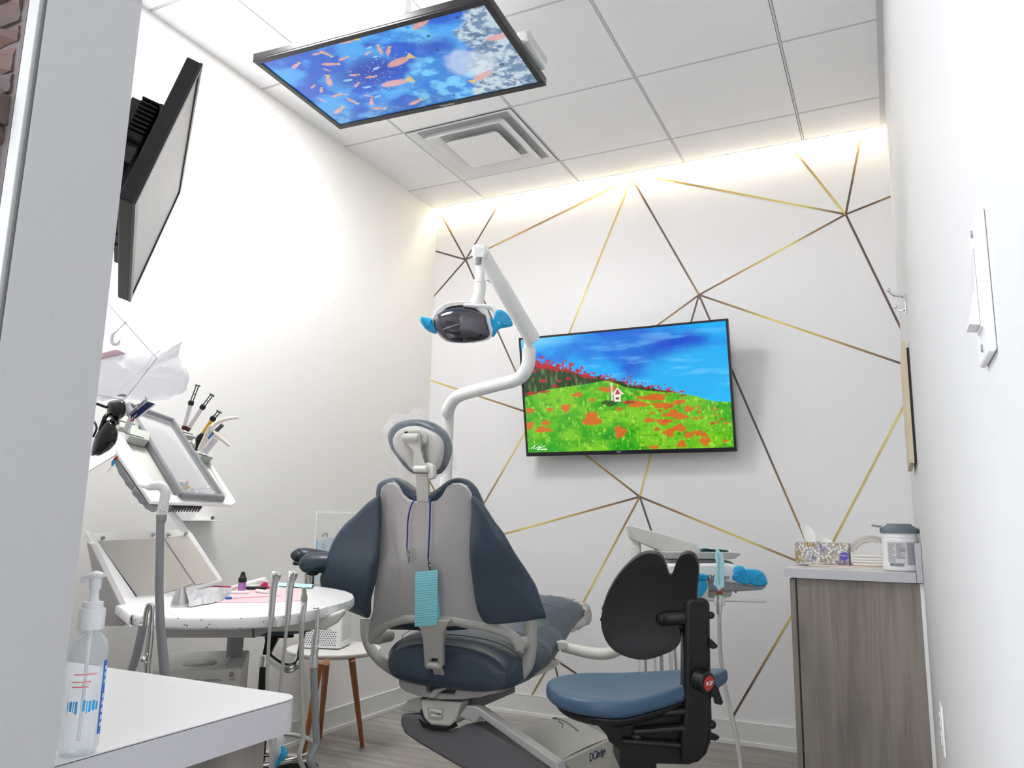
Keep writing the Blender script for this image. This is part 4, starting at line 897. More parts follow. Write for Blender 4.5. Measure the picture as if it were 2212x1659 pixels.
for _ in range(3): bmesh.ops.subdivide_edges(bm_, edges=[e for e in bm_.edges if e.calc_length() > .022], cuts=1); bmesh.ops.triangulate(bm_, faces=bm_.faces[:])
bm_.verts.ensure_lookup_table()
b.add([v.co+bulge(v.co) for v in bm_.verts], [[v.index for v in f.verts] for f in bm_.faces]); bm_.free()
ob = b.build('backrest', 'blackm', t, angle=80); md = ob.modifiers.new('solid', 'SOLIDIFY'); md.thickness = .018; md.offset = 0; mb_ = ob.modifiers.new('bevel', 'BEVEL'); mb_.width = .006; mb_.segments = 3; mb_.limit_method = 'ANGLE'; mb_.angle_limit = math.radians(50)
# post, arm, mechanism
def sp(u, v, dd=2.030): return W(u, v, d=dd)
b = MB(); b.prism([sp(u, v, 2.005) for u, v in [(1480, 1303), (1484, 1294), (1495, 1291), (1520, 1292), (1532, 1296), (1535, 1306), (1536, 1400), (1539, 1560), (1537, 1600), (1528, 1630), (1510, 1648), (1475, 1655), (1470, 1600), (1478, 1540)]], FH*.06); b.build('column', 'blackm', t, bevel=.012, seg=4)
b = MB(); b.tube([sp(1430, 1336, 2.045), sp(1440, 1335, 2.040), sp(1470, 1333, 2.030), sp(1492, 1332, 2.030)], [.012, .0205, .0205, .021], 20, smooth=3); b.ball(sp(1432, 1336, 2.045), .0195); b.build('backrest_arm', 'blackm', t)
b = MB(); b.prism([sp(u, v, 2.030) for u, v in [(1455, 1352), (1475, 1360), (1486, 1373), (1486, 1345), (1470, 1340)]], FH*.03); b.build('arm_web', 'blackm', t, bevel=.003)
b = MB(); under = [(1255, 1534), (1300, 1533), (1360, 1522), (1430, 1514), (1490, 1502), (1536, 1498), (1538, 1560), (1535, 1605), (1520, 1635), (1490, 1652), (1420, 1650), (1400, 1662), (1340, 1662), (1339, 1621), (1316, 1602), (1311, 1588), (1291, 1567), (1252, 1545), (1262, 1541), (1300, 1541)]
b.prism([sp(u, v, 2.030) for u, v in under], FH*.14); b.build('mechanism', 'blackm', t, bevel=.006, seg=2)
b = MB(); 
for (u0, v0, u1, v1, r) in ((1330, 1528, 1480, 1502, .008), (1360, 1548, 1485, 1535, .009), (1370, 1580, 1480, 1572, .010), (1345, 1600, 1470, 1610, .008)): b.tube([sp(u0, v0, 2.023), sp(u1, v1, 2.015)], r, 10)
b.build('mechanism_rib', 'black', t)
b = MB(); b.ball(sp(1294, 1563, 2.023), .0022); b.build('rivet', 'white', t)
b = MB(); b.ball(sp(1372, 1592, 2.025), (.016, .006, .010)); b.build('lock_knob', 'black', t)
kd = (-FW+RT*.75).normalized(); kc = sp(1526, 1474, 1.980)
b = MB(); b.cyl(kc+kd*-.03, kc+kd*.006, .027, n=32); knob = b.build('tension_knob', 'blackm', t, bevel=.004, seg=3)
b = MB(); b.cyl(kc+kd*.006, kc+kd*.009, .0185, n=32); bad = b.build('red_badge', 'red', knob)
ekx = Vector((0, 0, 1)).cross(kd).normalized(); text('badge_lettering', 'RGP', .0145, kc+kd*.0098, ekx, kd.cross(ekx), 'white', bad)
def lever(px, dd=2.000, nm='lever'):
    b = MB(); b.prism([sp(u, v, dd) for u, v in px], FH*.012); b.build(nm, 'black', t, bevel=.003)
lever([(1534, 1492), (1547, 1478), (1554, 1492), (1563, 1518), (1559, 1524), (1545, 1521), (1542, 1506)])
lever([(1532, 1378), (1538, 1382), (1551, 1394), (1550, 1400), (1540, 1403), (1532, 1398)]); lever([(1532, 1580), (1545, 1586), (1555, 1591), (1554, 1597), (1546, 1601), (1532, 1598)])
b = MB(); b.ball(sp(1536, 1329, 2.020), .0095); b.build('arm_knob', 'black', t); b = MB(); b.ball(sp(1538, 1565, 2.020), .011); b.build('height_knob', 'black', t)
b = MB(); c0 = Vector((SX.x+.02, SX.y+.02, 0)); b.cyl(c0+Vector((0, 0, .08)), c0+Vector((0, 0, .42)), .028, n=24); b.build('gas_column', 'black', t)
for k in range(5):
    a = 2*PI*k/5+.3; q_ = Vector((math.cos(a), math.sin(a), 0)); b = MB(); b.tube([c0+Vector((0, 0, .10)), c0+q_*.12+Vector((0, 0, .09)), c0+q_*.27+Vector((0, 0, .07))], [(.03, .02), (.024, .016), (.016, .012)], 12, smooth=3); lg = b.build('leg', 'black', t)
    e_ = c0+q_*.27; pz = Vector((-q_.y, q_.x, 0)); b = MB(); b.cyl(e_+pz*.022+Vector((0, 0, .027)), e_+pz*-.022+Vector((0, 0, .027)), .027); b.build('caster', 'dgrey', lg)

# ------------------------------------------------------------------ delivery unit
DD = 2.72
t = thing('delivery_unit', 'delivery unit with instrument tray and blue-film-wrapped control head behind the saddle stool', 'dental unit', Vector((*W(1374, 1200, d=2.85)[:2], 0)))
def dp(u, v, dd=DD): return W(u, v, d=dd)
def dprism(px, d0, th, nm, m, bev=.004, parent=None):
    b = MB(); b.prism([dp(u, v, d0) for u, v in px], FH*th); return b.build(nm, m, parent or t, bevel=bev, seg=3)
b = MB(); P_ = []
for (u0, v0, u1, v1, w_) in ((1352, 1136, 1360, 1164, .02), (1356, 1133.5, 1372, 1169, .032), (1430, 1153, 1440, 1196, .032), (1500, 1176, 1506, 1204, .032), (1514, 1188, 1514, 1204, .02)):
    a_ = dp(u0, v0, 2.80); c_ = dp(u1, v1, 2.80); P_.append([a_-FH*w_, a_+FH*w_, c_+FH*w_, c_-FH*w_])
b.rings(P_); b.build('flex_arm', 'offw', t, bevel=.006, seg=3)
b = MB(); b.ball(dp(1360, 1160.5, 2.765), .0022); b.build('screw', 'chrome', t)
ps = dp(1374, 1180, 2.80)
b = MB(); b.lathe([(.012, .03), (.017, .028), (.017, .0), (.0185, -.002), (.0185, -.10), (.0185, -.30)], ps, (0, 0, 1), 24); b.build('swivel_post', 'offw', t)
bq = Vector((ps.x, ps.y, dp(1362, 1390, 2.8).z))
b = MB(); b.tube([dp(1215, 1397, 2.92), dp(1250, 1405, 2.90), dp(1280, 1411, 2.88), dp(1310, 1412, 2.86), dp(1338, 1403, 2.84), dp(1358, 1385, 2.82), Vector((ps.x, ps.y, bq.z+.04)), Vector((ps.x, ps.y, ps.z-.28))], [.019, .020, .021, .021, .020, .019, .0185, .0185], 20, smooth=5); b.build('swing_arm', 'offw', t)
dprism([(1168, 1380), (1178, 1383), (1226, 1388), (1228, 1402), (1205, 1404), (1180, 1403), (1172, 1394)], 2.89, .06, 'arm_mount', 'offw')
dprism([(1436, 1192), (1580, 1193), (1602, 1196), (1600, 1199), (1596, 1200), (1590, 1206), (1578, 1208), (1440, 1207)], 2.62, .22, 'instrument_tray', 'steelp', .003)
dprism([(1438, 1208), (1565, 1209), (1580, 1213), (1590, 1221), (1560, 1222), (1440, 1222)], 2.64, .20, 'head_cap', 'mgrey', .006)
dprism([(1440, 1218), (1574, 1217), (1588, 1220), (1612, 1232), (1640, 1234), (1650, 1242), (1656, 1258), (1630, 1266), (1600, 1262), (1530, 1252), (1440, 1252)], 2.60, .24, 'head_body', 'white', .010)
dprism([(1440, 1250), (1530, 1251), (1600, 1261), (1630, 1265), (1657, 1259), (1655, 1269), (1646, 1274.5), (1614, 1277), (1588, 1278), (1532, 1277), (1440, 1276)], 2.605, .23, 'head_base', 'mgrey', .006)
text('head_lettering', 'DCIedge', .020, dp(1551, 1247, 2.594), RT, UP, 'ink', t, shear=.3)
dprism([(1532, 1277), (1582, 1277), (1580, 1290), (1535, 1292)], 2.66, .06, 'bracket', 'offw')
film([(1587, 1224), (1600, 1222), (1610, 1228), (1616, 1245), (1620, 1262), (1605, 1262), (1583, 1252), (1584, 1240)], 2.585, fw=.02, par_=t)
dprism([(1591, 1235), (1606, 1238), (1611, 1254), (1596, 1252), (1581, 1249)], 2.583, .004, 'touch_pad', 'bluefilm2', .001)
film([(1608, 1230), (1625, 1229), (1642, 1232), (1652, 1240), (1658, 1257), (1655, 1264), (1640, 1266), (1622, 1263), (1612, 1248)], 2.585, fw=.2, par_=t)
b = MB(); b.ball(dp(1589, 1278.5, 2.61), .004); b.build('screw', 'dgrey', t)
# bar with handpiece cuff
b = MB(); b.tube([dp(1500, 1294, 2.62), dp(1540, 1295.5, 2.60), dp(1652, 1298, 2.60)], .0062, 14); b.ball(dp(1652.5, 1298, 2.60), .0062); b.build('holder_bar', 'offw', t)
b = MB(); b.ball(dp(1554, 1299, 2.585), (.019, .017, .021)); b.build('cuff', 'white', t)
# left holder block wrapped in blue
dprism([(1500, 1250), (1529, 1252), (1532, 1275), (1528, 1294), (1500, 1292)], 2.60, .05, 'holder_block', 'white', .008)
film([(1500, 1240), (1515, 1239), (1530, 1243), (1528, 1252), (1515, 1254), (1500, 1251)], 2.588, par_=t, fw=.02); film([(1500, 1254), (1524, 1254), (1528, 1268), (1520, 1284), (1512, 1291), (1500, 1291)], 2.588, par_=t, m='bluefilm', fw=.02)
# syringe in its pouch with hose
t = thing('air_water_syringe', 'water syringe in a pale blue pouch with a long hose to the floor', 'syringe', dp(1553, 1300, 2.56))
b = MB(); b.tube([dp(1553.5, 1262, 2.565), dp(1554, 1285, 2.565)], .008, 14); b.build('tip_body', 'mgrey', t)
b = MB(); b.cyl(dp(1554, 1276, 2.565), dp(1554, 1281, 2.565), .0105); b.build('ring', 'red', t); b = MB(); b.cyl(dp(1554, 1281, 2.565), dp(1554, 1285, 2.565), .0105); M['ringg'] = mat('green_ring', (.03, .22, .07), .4); b.build('ring', 'ringg', t)
b = MB(); b.tube([dp(1554, 1285, 2.565), dp(1554, 1296, 2.56), dp(1553.5, 1325, 2.56)], [.0105, .0095, .0085], 16); b.build('handle', 'chrome', t)
hs = [dp(1553.5, 1325, 2.56), dp(1554, 1360, 2.56), dp(1556, 1410, 2.56), dp(1562, 1460, 2.55), dp(1572, 1510, 2.53), dp(1584, 1560, 2.5), dp(1594, 1610, 2.48), dp(1600, 1659, 2.46), dp(1603, 1720, 2.42)]
b = MB(); b.tube(hs+[Vector((hs[-1].x-.02, hs[-1].y+.04, .012)), Vector((hs[-1].x-.25, hs[-1].y+.12, .008))], .0068, 12, smooth=5); b.build('hose', 'hose2', t)
b = MB()
po = [(1547, 1184), (1552, 1183), (1554, 1190), (1562, 1197), (1565, 1215), (1564, 1240), (1565, 1268), (1558, 1271), (1553, 1276), (1549, 1270), (1541, 1262), (1546, 1244), (1549, 1225), (1545, 1205)]
b.prism([dp(u, v, 2.552) for u, v in po], FH*.004); b.build('pouch', 'paleblue', t, bevel=.001)
b = MB(); b.prism([dp(u, v, 2.549) for u, v in [(1550, 1196), (1553, 1194), (1556, 1215), (1554, 1240), (1556, 1262), (1552, 1262), (1551, 1240), (1552, 1216)]], FH*.002); M['paleblue2'] = mat('pouch_window', (.30, .62, .70), .3); b.build('pouch_window', 'paleblue2', t)
# pouches lying on the tray
t = thing('sterile_pouch', 'pale blue sterile pouch lying on the delivery tray', 'pouch', dp(1540, 1190, 2.7))
b = MB(); rs = random.Random(2)
b.sheet([[dp(1507+62*j/9+i*2, 1184+7*i/4+rs.uniform(-1.2, 1.2)+j*.4, 2.66+.03*i) for j in range(10)] for i in range(5)], .002); b.build('paper', 'paleblue', t, angle=20)
b = MB(); b.sheet([[dp(1565+32*j/6+i*1, 1189-i*.8+rs.uniform(-1, 1)+j*.8, 2.66+.03*i) for j in range(7)] for i in range(4)], .002); b.build('film_side', 'film', t, angle=20)
# hoses hanging under the unit
for k, (u, w_) in enumerate(((1380, .006), (1394, .006), (1414, .007), (1428, .008), (1448, .009), (1458, .006))):
    t = tag((lambda b: (b.tube([dp(u+14-2*k, 1290, 2.66), dp(u+5, 1340, 2.66), dp(u, 1400, 2.68), dp(u+.5*k, 1460, 2.70), dp(u-6, 1560, 2.74)], w_*.8, 10, smooth=4), b.build('hanging_hose', 'hose2' if k % 2 else 'white'))[1])(MB()),
        'thin pale hoses hanging below the delivery unit, seen between the black backrest and blue seat', 'hose', 'hoses under the delivery unit')

# ------------------------------------------------------------------ right cabinet and worktop
YC = 3.07; ZC = .86
t = thing('base_cabinet', 'tall grey oak laminate base cabinet against the right wall', 'cabinet', (2.36, 3.5, 0))
b = MB(); b.bx(2.162, XR-.004, YC+.02, YB-.001, .10, ZC-.036); b.build('body', 'cabwood', t, smooth=False, bevel=.001)
b = MB(); b.bx(2.137, 2.156, YC+.02, 3.5, .11, ZC-.038); d_ = b.build('door', 'cabwood', t, smooth=False, bevel=.001)
b = MB(); b.bx(2.137, 2.156, 3.504, YB-.01, .11, ZC-.038); d2 = b.build('door', 'cabwood', t, smooth=False, bevel=.001)
b = MB(); b.tube([(2.137, 3.44, .62), (2.112, 3.44, .62), (2.112, 3.44, .76), (2.137, 3.44, .76)], .005, 10); b.build('handle', 'steel', d_)
b = MB(); b.bx(2.20, XR-.01, YC+.06, YB-.02, 0, .10); b.build('toe_kick', 'cgrey3', t, smooth=False)
b = MB(); b.bx(2.156, 2.162, YC+.022, YB-.02, .11, ZC-.04); b.build('gap_liner', 'black', t, smooth=False)
b = MB(); b.bx(XR-.012, XR-.0005, YC+.016, YC+.022, .0, ZC-.036); b.build('scribe_strip', 'white', t, smooth=False)
t = thing('worktop', 'white laminate worktop with backsplash on the grey oak cabinet', 'countertop', (2.35, 3.5, ZC-.036))
b = MB(); b.bx(2.124, 2.553, YC, YB-.001, ZC-.034, ZC); b.build('top', 'lam', t, smooth=False, bevel=.0015)
b = MB(); b.bx(2.1232, 2.553, YC-.0012, YC-.0002, ZC-.034, ZC-.0012); b.build('edge_band', 'edge', t, smooth=False)
b = MB(); b.bx(2.5545, XR-.001, YC, YB-.001, ZC-.034, ZC+.10); b.build('backsplash', 'edge', t, smooth=False, bevel=.0012)
def cw(u, v, y): return W(u, v, y=y)
# folders under the box
for k, (x0, x1, z0, m, lb) in enumerate(((2.20, 2.47, 0, 'white', 'white paper pad lying flat under the manila folder'), (2.19, 2.45, .004, 'pinkish', 'manila folder lying flat under the tissue box'))):
    if m == 'pinkish': M['pinkish'] = mat('manila', (.72, .60, .50), .7)
    b = MB(); b.box(((x0+x1)/2, 3.38, ZC+z0+.002), (x1-x0, .3, .0036), Matrix.Rotation(.03*(k-.5), 3, 'Z')); tag(b.build('paper_pad' if not k else 'paper_folder', m, smooth=False, bevel=.0008), lb, 'paper')
# tissue box
t = thing('tissue_box', 'patterned grey tissue box with a tissue sticking out on the worktop', 'tissue box', (2.295, 3.36, ZC+.0083))
zb = ZC+.0084; y0 = 3.30; a_ = cw(1718, 1213, y0); c_ = cw(1835, 1217, y0); hgt = cw(1716, 1171, y0).z-zb
M['tissue'] = None
def tissue_mat():
    m = bpy.data.materials.new('petal_print'); m.use_nodes = True; nt = m.node_tree; bs = nt.nodes['Principled BSDF']; L = nt.links.new
    tc = nt.nodes.new('ShaderNodeTexCoord'); v = nt.nodes.new('ShaderNodeTexVoronoi'); v.inputs['Scale'].default_value = 140; mp = nt.nodes.new('ShaderNodeMapping'); mp.inputs['Scale'].default_value = (1, 1, .7)
    r = nt.nodes.new('ShaderNodeValToRGB'); r.color_ramp.elements[0].color = (.75, .75, .72, 1); r.color_ramp.elements[0].position = .42; r.color_ramp.elements[1].color = (.36, .34, .33, 1); r.color_ramp.elements[1].position = .5
    n = nt.nodes.new('ShaderNodeTexNoise'); n.inputs['Scale'].default_value = 16; cr_ = nt.nodes.new('ShaderNodeValToRGB'); e = cr_.color_ramp.elements; e[0].position = .40; e[0].color = (.45, .42, .70, 1); e[1].position = .62; e[1].color = (.80, .58, .18, 1); k = e.new(.47); k.color = (1, 1, 1, 1); k = e.new(.56); k.color = (1, 1, 1, 1)
    mx = nt.nodes.new('ShaderNodeMix'); mx.data_type = 'RGBA'; mx.blend_type = 'MULTIPLY'; mx.inputs[0].default_value = .9
    L(tc.outputs['Object'], mp.inputs[0]); L(mp.outputs[0], v.inputs['Vector']); L(tc.outputs['Object'], n.inputs['Vector']); L(v.outputs['Distance'], r.inputs[0]); r.color_ramp.interpolation = 'EASE'
    mr = nt.nodes.new('ShaderNodeMath'); mr.operation = 'MULTIPLY'; mr.inputs[1].default_value = 1.0; L(v.outputs['Distance'], mr.inputs[0]); L(mr.outputs[0], r.inputs[0])
    L(n.outputs['Fac'], cr_.inputs[0]); L(r.outputs[0], mx.inputs[6]); L(cr_.outputs[0], mx.inputs[7]); L(mx.outputs[2], bs.inputs['Base Color']); bs.inputs['Roughness'].default_value = .4; return m
M['tissue'] = tissue_mat()
b = MB(); b.bx(a_.x, c_.x, y0, y0+.115, zb, zb+hgt); b.build('carton', 'tissue', t, smooth=False, bevel=.001)
lg = cw(1823, 1202, y0-.0008); b = MB(); b.cyl(lg, lg+Vector((0, .001, 0)), .0155, n=28); M['violet'] = mat('violet_logo', (.10, .06, .45), .4); lo = b.build('logo_disc', 'violet', t)
text('logo_lettering', 'Kleenex', .008, lg+Vector((0, -.0006, .003)), (1, 0, 0), (0, 0, 1), 'white', lo); 
b = MB(); rs = random.Random(8); g = []
tp = [(1728, 1136), (1744, 1134), (1758, 1146), (1775, 1156), (1797, 1168)]; bt_ = [(1740, 1170), (1755, 1171), (1770, 1171.5), (1785, 1172), (1800, 1172)]
for i in range(9):
    row = []
    for j in range(17):
        s_ = j/16*4; k = min(3, int(s_)); f = s_-k; A_ = [tp[k][m_]+(tp[k+1][m_]-tp[k][m_])*f for m_ in (0, 1)]; B2 = [bt_[k][m_]+(bt_[k+1][m_]-bt_[k][m_])*f for m_ in (0, 1)]
        q_ = cw(A_[0]+(B2[0]-A_[0])*i/8, A_[1]+(B2[1]-A_[1])*i/8, y0+.055+.006*math.sin(j*.6+i*.2)); row.append(q_)
    g.append(row)
b.sheet(g, .0006); b.build('tissue', 'paperw', t, angle=60)
# masks / pads and curved band
for k in range(4):
    px_a, px_b = cw(1842, 1205, 3.29).x, cw(1908, 1205, 3.29).x; b = MB(); b.box(((px_a+px_b)/2-.001*k, 3.375, ZC+.0135+.0105*k), (px_b-px_a, .17-.005*k, .0100), Matrix.Rotation(.04*(k % 2), 3, 'Z')); M.setdefault('stackw', mat('stack_white', (.80, .79, .76), .7)); tag(b.build('folded_pad', 'stackw', smooth=False, bevel=.003), 'white folded pads stacked beside the tissue box', 'pad', 'folded pads on the worktop')
t = thing('curved_band', 'grey-beige curved band standing upright between tissue box and wipes tub', 'headband', (2.47, 3.31, ZC+.0508))
b = MB(); pts = [cw(u, v, 3.31) for u, v in [(1838, 1192), (1843, 1178), (1855, 1168), (1868, 1163), (1884, 1161.5), (1898, 1165), (1908, 1172), (1914, 1184)]]
b.tube(pts, [(.0105, .0045)]*len(pts), 12, smooth=5, flat=(0, .2, 1)); M['band'] = mat('band_beige', (.46, .44, .40), .5); b.build('band', 'band', t)
b = MB(); pts = [cw(u, v, 3.30) for u, v in [(1847, 1188), (1852, 1180), (1862, 1173), (1872, 1170), (1886, 1168), (1898, 1172)]]; b.tube(pts, [(.003, .012)]*len(pts), 10, smooth=5, flat=(0, .2, 1)); b.build('inner_liner', 'stackw', t)
# wipes tub
cb = W(1946, 1236, z=ZC); cy_ = cb.y if 3.1 < cb.y < 3.3 else 3.18
cx_ = W(1946, 1200, y=cy_).x; w_ = (W(1987, 1200, y=cy_).x-W(1905, 1200, y=cy_).x)/2
t = thing('wipes_tub', 'white disinfectant wipes tub with dark grey lid beside the backsplash', 'wipes tub', (cx_, cy_, ZC))
zt_ = W(1946, 1151, y=cy_-w_).z
b = MB(); H_ = zt_-ZC; b.lathe([(w_*.9, .001), (w_*.97, .006), (w_*.985, .02), (w_*.98, H_*.80), (w_*.99, H_*.83), (w_*.955, H_*.86), (w_*.99, H_*.89), (w_*.955, H_*.92), (w_*.96, H_)], (cx_, cy_, ZC), n=48); b.build('tub', 'white', t, angle=50)
b = MB(); b.lathe([(w_*1.04, 0), (w_*1.05, .014), (w_*1.03, .017), (w_*.70, .028), (w_*.66, .034), (w_*.05, .034)], (cx_, cy_, zt_-.002), n=48); ld = b.build('lid', 'slate', t, angle=40)
b = MB(); b.tube([(cx_-w_*.95, cy_-.01, zt_+.022), (cx_-w_*1.15, cy_-.01, zt_+.022), (cx_-w_*1.45, cy_-.01, zt_+.026)], [(.004, .02)]*3, 10, flat=(0, 0, 1)); b.build('flip_tab', 'mgrey', ld)
vd = (CAM-Vector((cx_, cy_, CAM.z))); va = math.atan2(vd.y, vd.x)
def onc(a, z, r=1.0): return Vector((cx_+w_*r*math.cos(va+a), cy_+w_*r*math.sin(va+a), ZC+z))
b = MB(); M['labelc'] = mat('label_grey', (.62, .62, .64), .6)
for (a0, a1, c0, c1) in ((-.75, .28, .028, H_*.76), (.32, 1.15, .022, H_*.77)): b.sheet([[onc(a0+(a1-a0)*j/10, c0+(c1-c0)*i/2, .993) for j in range(11)] for i in range(3)])
rs = random.Random(6); lab = b.build('label', 'labelc', t, recalc=False)
b = MB()
for (a0, a1, c0, c1, n_) in ((-.72, -.28, .032, H_*.74, 20), (-.24, .25, .045, H_*.74, 20), (.35, 1.12, .026, H_*.75, 26)):
    for k in range(n_):
        z = c0+(c1-c0)*k/n_; e = a1-(a1-a0)*(rs.random()*.5 if rs.random() < .4 else 0); b.sheet([[onc(a0+(e-a0)*j/6, z+.0011*i, .996) for j in range(7)] for i in range(2)])
b.build('small_print', 'dgrey', lab, recalc=False)
b = MB(); a = -.62
while a < .15: w2 = rs.choice((.008, .014, .022)); b.sheet([[onc(a+w2*j, .018+.011*i, .998) for j in range(2)] for i in range(2)]); a += w2+rs.choice((.010, .016))
b.build('barcode', 'ink', lab, recalc=False)

# ------------------------------------------------------------------ right wall fittings
t = thing('light_switch', 'white rocker light switch plate on the right wall', 'switch', (XR, .70, 1.195))
b = MB(); b.bx(XR-.006, XR-.0002, .664, .737, 1.138, 1.253); b.build('plate', 'white', t, smooth=True, bevel=.004, seg=3)
b = MB(); b.bx(XR-.0075, XR-.006, .684, .717, 1.162, 1.229); b.build('rocker_frame', 'paperw', t, smooth=False)
b = MB(); b.prism([(XR-.0078, .686, 1.164), (XR-.015, .686, 1.165), (XR-.009, .686, 1.196), (XR-.0078, .686, 1.227)], (0, .029, 0)); M['rock'] = mat('rocker', (.70, .66, .69), .3); b.build('rocker', 'rock', t, smooth=False)
for z in (1.148, 1.243):
    b = MB(); b.cyl((XR-.0072, .7005, z), (XR-.0055, .7005, z), .0032, n=14); b.build('screw', 'mgrey', t)
t = thing('coat_hook', 'chrome double coat hook high on the right wall', 'hook', (XR, 2.76, 1.73))
b = MB(); b.bx(XR-.004, XR-.0002, 2.752, 2.770, 1.70, 1.765); b.build('plate', 'chrome', t, bevel=.002)
hk = lambda u, v: W(u, v, y=2.76)
b = MB(); b.tube([hk(1959, 655), hk(1955, 644), hk(1945, 640), hk(1932, 638), hk(1923, 633), hk(1919, 627)], .0038, 10, smooth=5); b.ball(hk(1919, 626), .0065); b.build('upper_prong', 'chrome', t)
b = MB(); b.tube([hk(1959, 657), hk(1957, 666), hk(1950, 671), hk(1940, 669), hk(1935, 664)], .0036, 10, smooth=5); b.ball(hk(1934.5, 663), .006); b.build('lower_prong', 'chrome', t)
t = thing('canvas_frame', 'thin beige-edged wall panel seen edge-on on the right wall', 'wall panel', (XR, 2.95, 1.42))
p0_ = W(1958, 737, x=XR-.004); fy = 2.80
zt1 = W(1952, 737, y=fy).z; zb1 = W(1970, 1000, y=fy).z; xl = W(1946, 737, y=fy).x
b = MB(); b.bx(xl, XR-.008, fy, fy+.42, zb1, zt1); b.build('panel', 'beige', t, smooth=False, bevel=.001); b = MB(); b.bx(XR-.008, XR-.0002, fy+.012, fy+.40, zb1+.02, zt1-.02); b.build('backing', 'black', t, smooth=False)
t = thing('wall_outlet', 'white power outlet low on the right wall beside the cabinet', 'outlet', (XR, 2.25, .54))
o0 = W(2036, 1505, x=XR); 
yo = 2.235
b = MB(); b.bx(XR-.006, XR-.0002, yo-.036, yo+.036, W(2042, 1640, x=XR-.004, ).z-.0, W(2042, 1640, x=XR-.004).z+.115); pl_ = b.build('plate', 'white', t, bevel=.003)
zc_ = W(2042, 1640, x=XR-.004).z+.058
for k in (-1, 1):
    b = MB(); b.bx(XR-.0085, XR-.006, yo-.017, yo+.017, zc_+k*.021-.014, zc_+k*.021+.014); sk = b.build('socket', 'paperw', t, bevel=.002)
    for s_ in (-1, 1):
        b = MB(); b.bx(XR-.0089, XR-.0084, yo+s_*.006-.001, yo+s_*.006+.001, zc_+k*.021-.002, zc_+k*.021+.006); b.build('slot', 'ink', sk, smooth=False)
# ------------------------------------------------------------------ near desk
ZD = .77; DXR = W(628, 1510, z=ZD).x+.001; DYF = W(600, 1497, z=ZD).y+.004
t = thing('desk_worktop', 'white laminate desk top with rounded corner in the left foreground', 'countertop', (1.4, .7, ZD-.042))
def rr_(x0, x1, y0, y1, z, r):
    pts = [(x0, y0, z), (x1, y0, z)]
    for k in range(9): a = PI/2*k/8; pts.append((x1-r+r*math.cos(a), y1-r+r*math.sin(a), z))
    pts.append((x0, y1, z)); return pts
b = MB(); b.rings([rr_(.9, DXR-.0004, YP2+.001, DYF-.0004, ZD-.0012, .03), rr_(.9, DXR-.0004, YP2+.001, DYF-.0004, ZD, .03)]); b.build('top_sheet', 'lam', t, smooth=False)
b = MB(); b.rings([rr_(.9, DXR-.0012, YP2+.001, DYF-.0012, ZD-.0022, .03), rr_(.9, DXR-.0012, YP2+.001, DYF-.0012, ZD-.0012, .03)]); b.build('joint_line', 'dgrey', t, smooth=False)
b = MB(); b.rings([rr_(.9, DXR, YP2+.001, DYF, ZD-.042, .03), rr_(.9, DXR, YP2+.001, DYF, ZD-.0022, .03)]); b.build('edge_band', 'edge', t, angle=30)
t = thing('desk_cabinet', 'grey oak laminate cabinet under the foreground desk top', 'cabinet', (1.4, .7, 0))
xc = W(575, 1600, y=DYF-.03).x
b = MB(); b.bx(.9, xc-.02, YP2+.001, DYF-.03, .08, ZD-.0425); b.build('body', 'cabwood', t, smooth=False); b = MB(); b.bx(xc-.019, xc, YP2+.003, DYF-.032, .09, ZD-.044); b.build('side_panel', 'cabwood', t, smooth=False, bevel=.001)
b = MB(); b.bx(.9, xc-.05, YP2+.001, DYF-.06, 0, .08); b.build('toe_kick', 'cgrey3', t, smooth=False)

# hand sanitiser
sb = W(166, 1628, z=ZD); sd = (sb-CAM).dot(FW); k_ = sd/F_PX
t = thing('sanitizer_bottle', 'clear pump bottle of hand sanitizer standing on the foreground desk top', 'bottle', (sb.x, sb.y, ZD))
rb = 41*k_; hb_ = W(190, 1362, y=sb.y).z-ZD
R_s = frame(RT, (0, 0, 1)); exs = Vector((RT.x, RT.y, 0)).normalized()
M['gel'] = film_mat('sanitizer_gel', (.80, .85, .88), .22, .04)
M['cap_tr'] = mat('frosted_white_cap', (.86, .87, .88), .35, trans=.25, ior=1.3)
b = MB(); b.lathe([(rb*.80, .0005), (rb*.97, .006), (rb, .02), (rb, hb_*.78), (rb*.98, hb_*.86), (rb*.85, hb_*.93), (rb*.55, hb_*.985), (rb*.42, hb_), (rb*.40, hb_+.006)], (sb.x, sb.y, ZD), n=40, e=exs, sx=1.0); b.build('bottle', 'gel', t, angle=60)
zc = W(192, 1358, y=sb.y).z; zt2 = W(195, 1300, y=sb.y).z; rc_ = 27*k_
b = MB(); b.lathe([(rc_, 0), (rc_, (zt2-zc)*.72), (rc_*.94, (zt2-zc)*.78), (rc_*.80, (zt2-zc)*.80), (rc_*.78, (zt2-zc)*1.02), (rc_*.2, (zt2-zc)*1.03)], (sb.x, sb.y, zc), n=40); b.build('pump_collar', 'cap_tr', t, angle=35)
zs = W(200, 1242, y=sb.y).z; 
b = MB(); b.lathe([(rc_*.50, 0), (rc_*.36, .004), (rc_*.34, (zs-zt2)*.45), (rc_*.46, (zs-zt2)*.5), (rc_*.46, (zs-zt2)*.86), (rc_*.3, (zs-zt2)*.95)], (sb.x, sb.y, zt2), n=28)
a0 = Vector((sb.x, sb.y, zs))+exs*rc_*.62; a1 = Vector((sb.x, sb.y, zs+.0))-exs*rc_*1.05+Vector((0, 0, -.0035))
b.tube([a0, Vector((sb.x, sb.y, zs+.0005)), a1, a1+Vector((0, 0, -.004))-exs*.001], [(.0022, .006), (.0042, .008), (.0032, .0045), (.002, .003)], 12, flat=(0, 0, 1)); b.build('pump_head', 'cap_tr', t, angle=50)
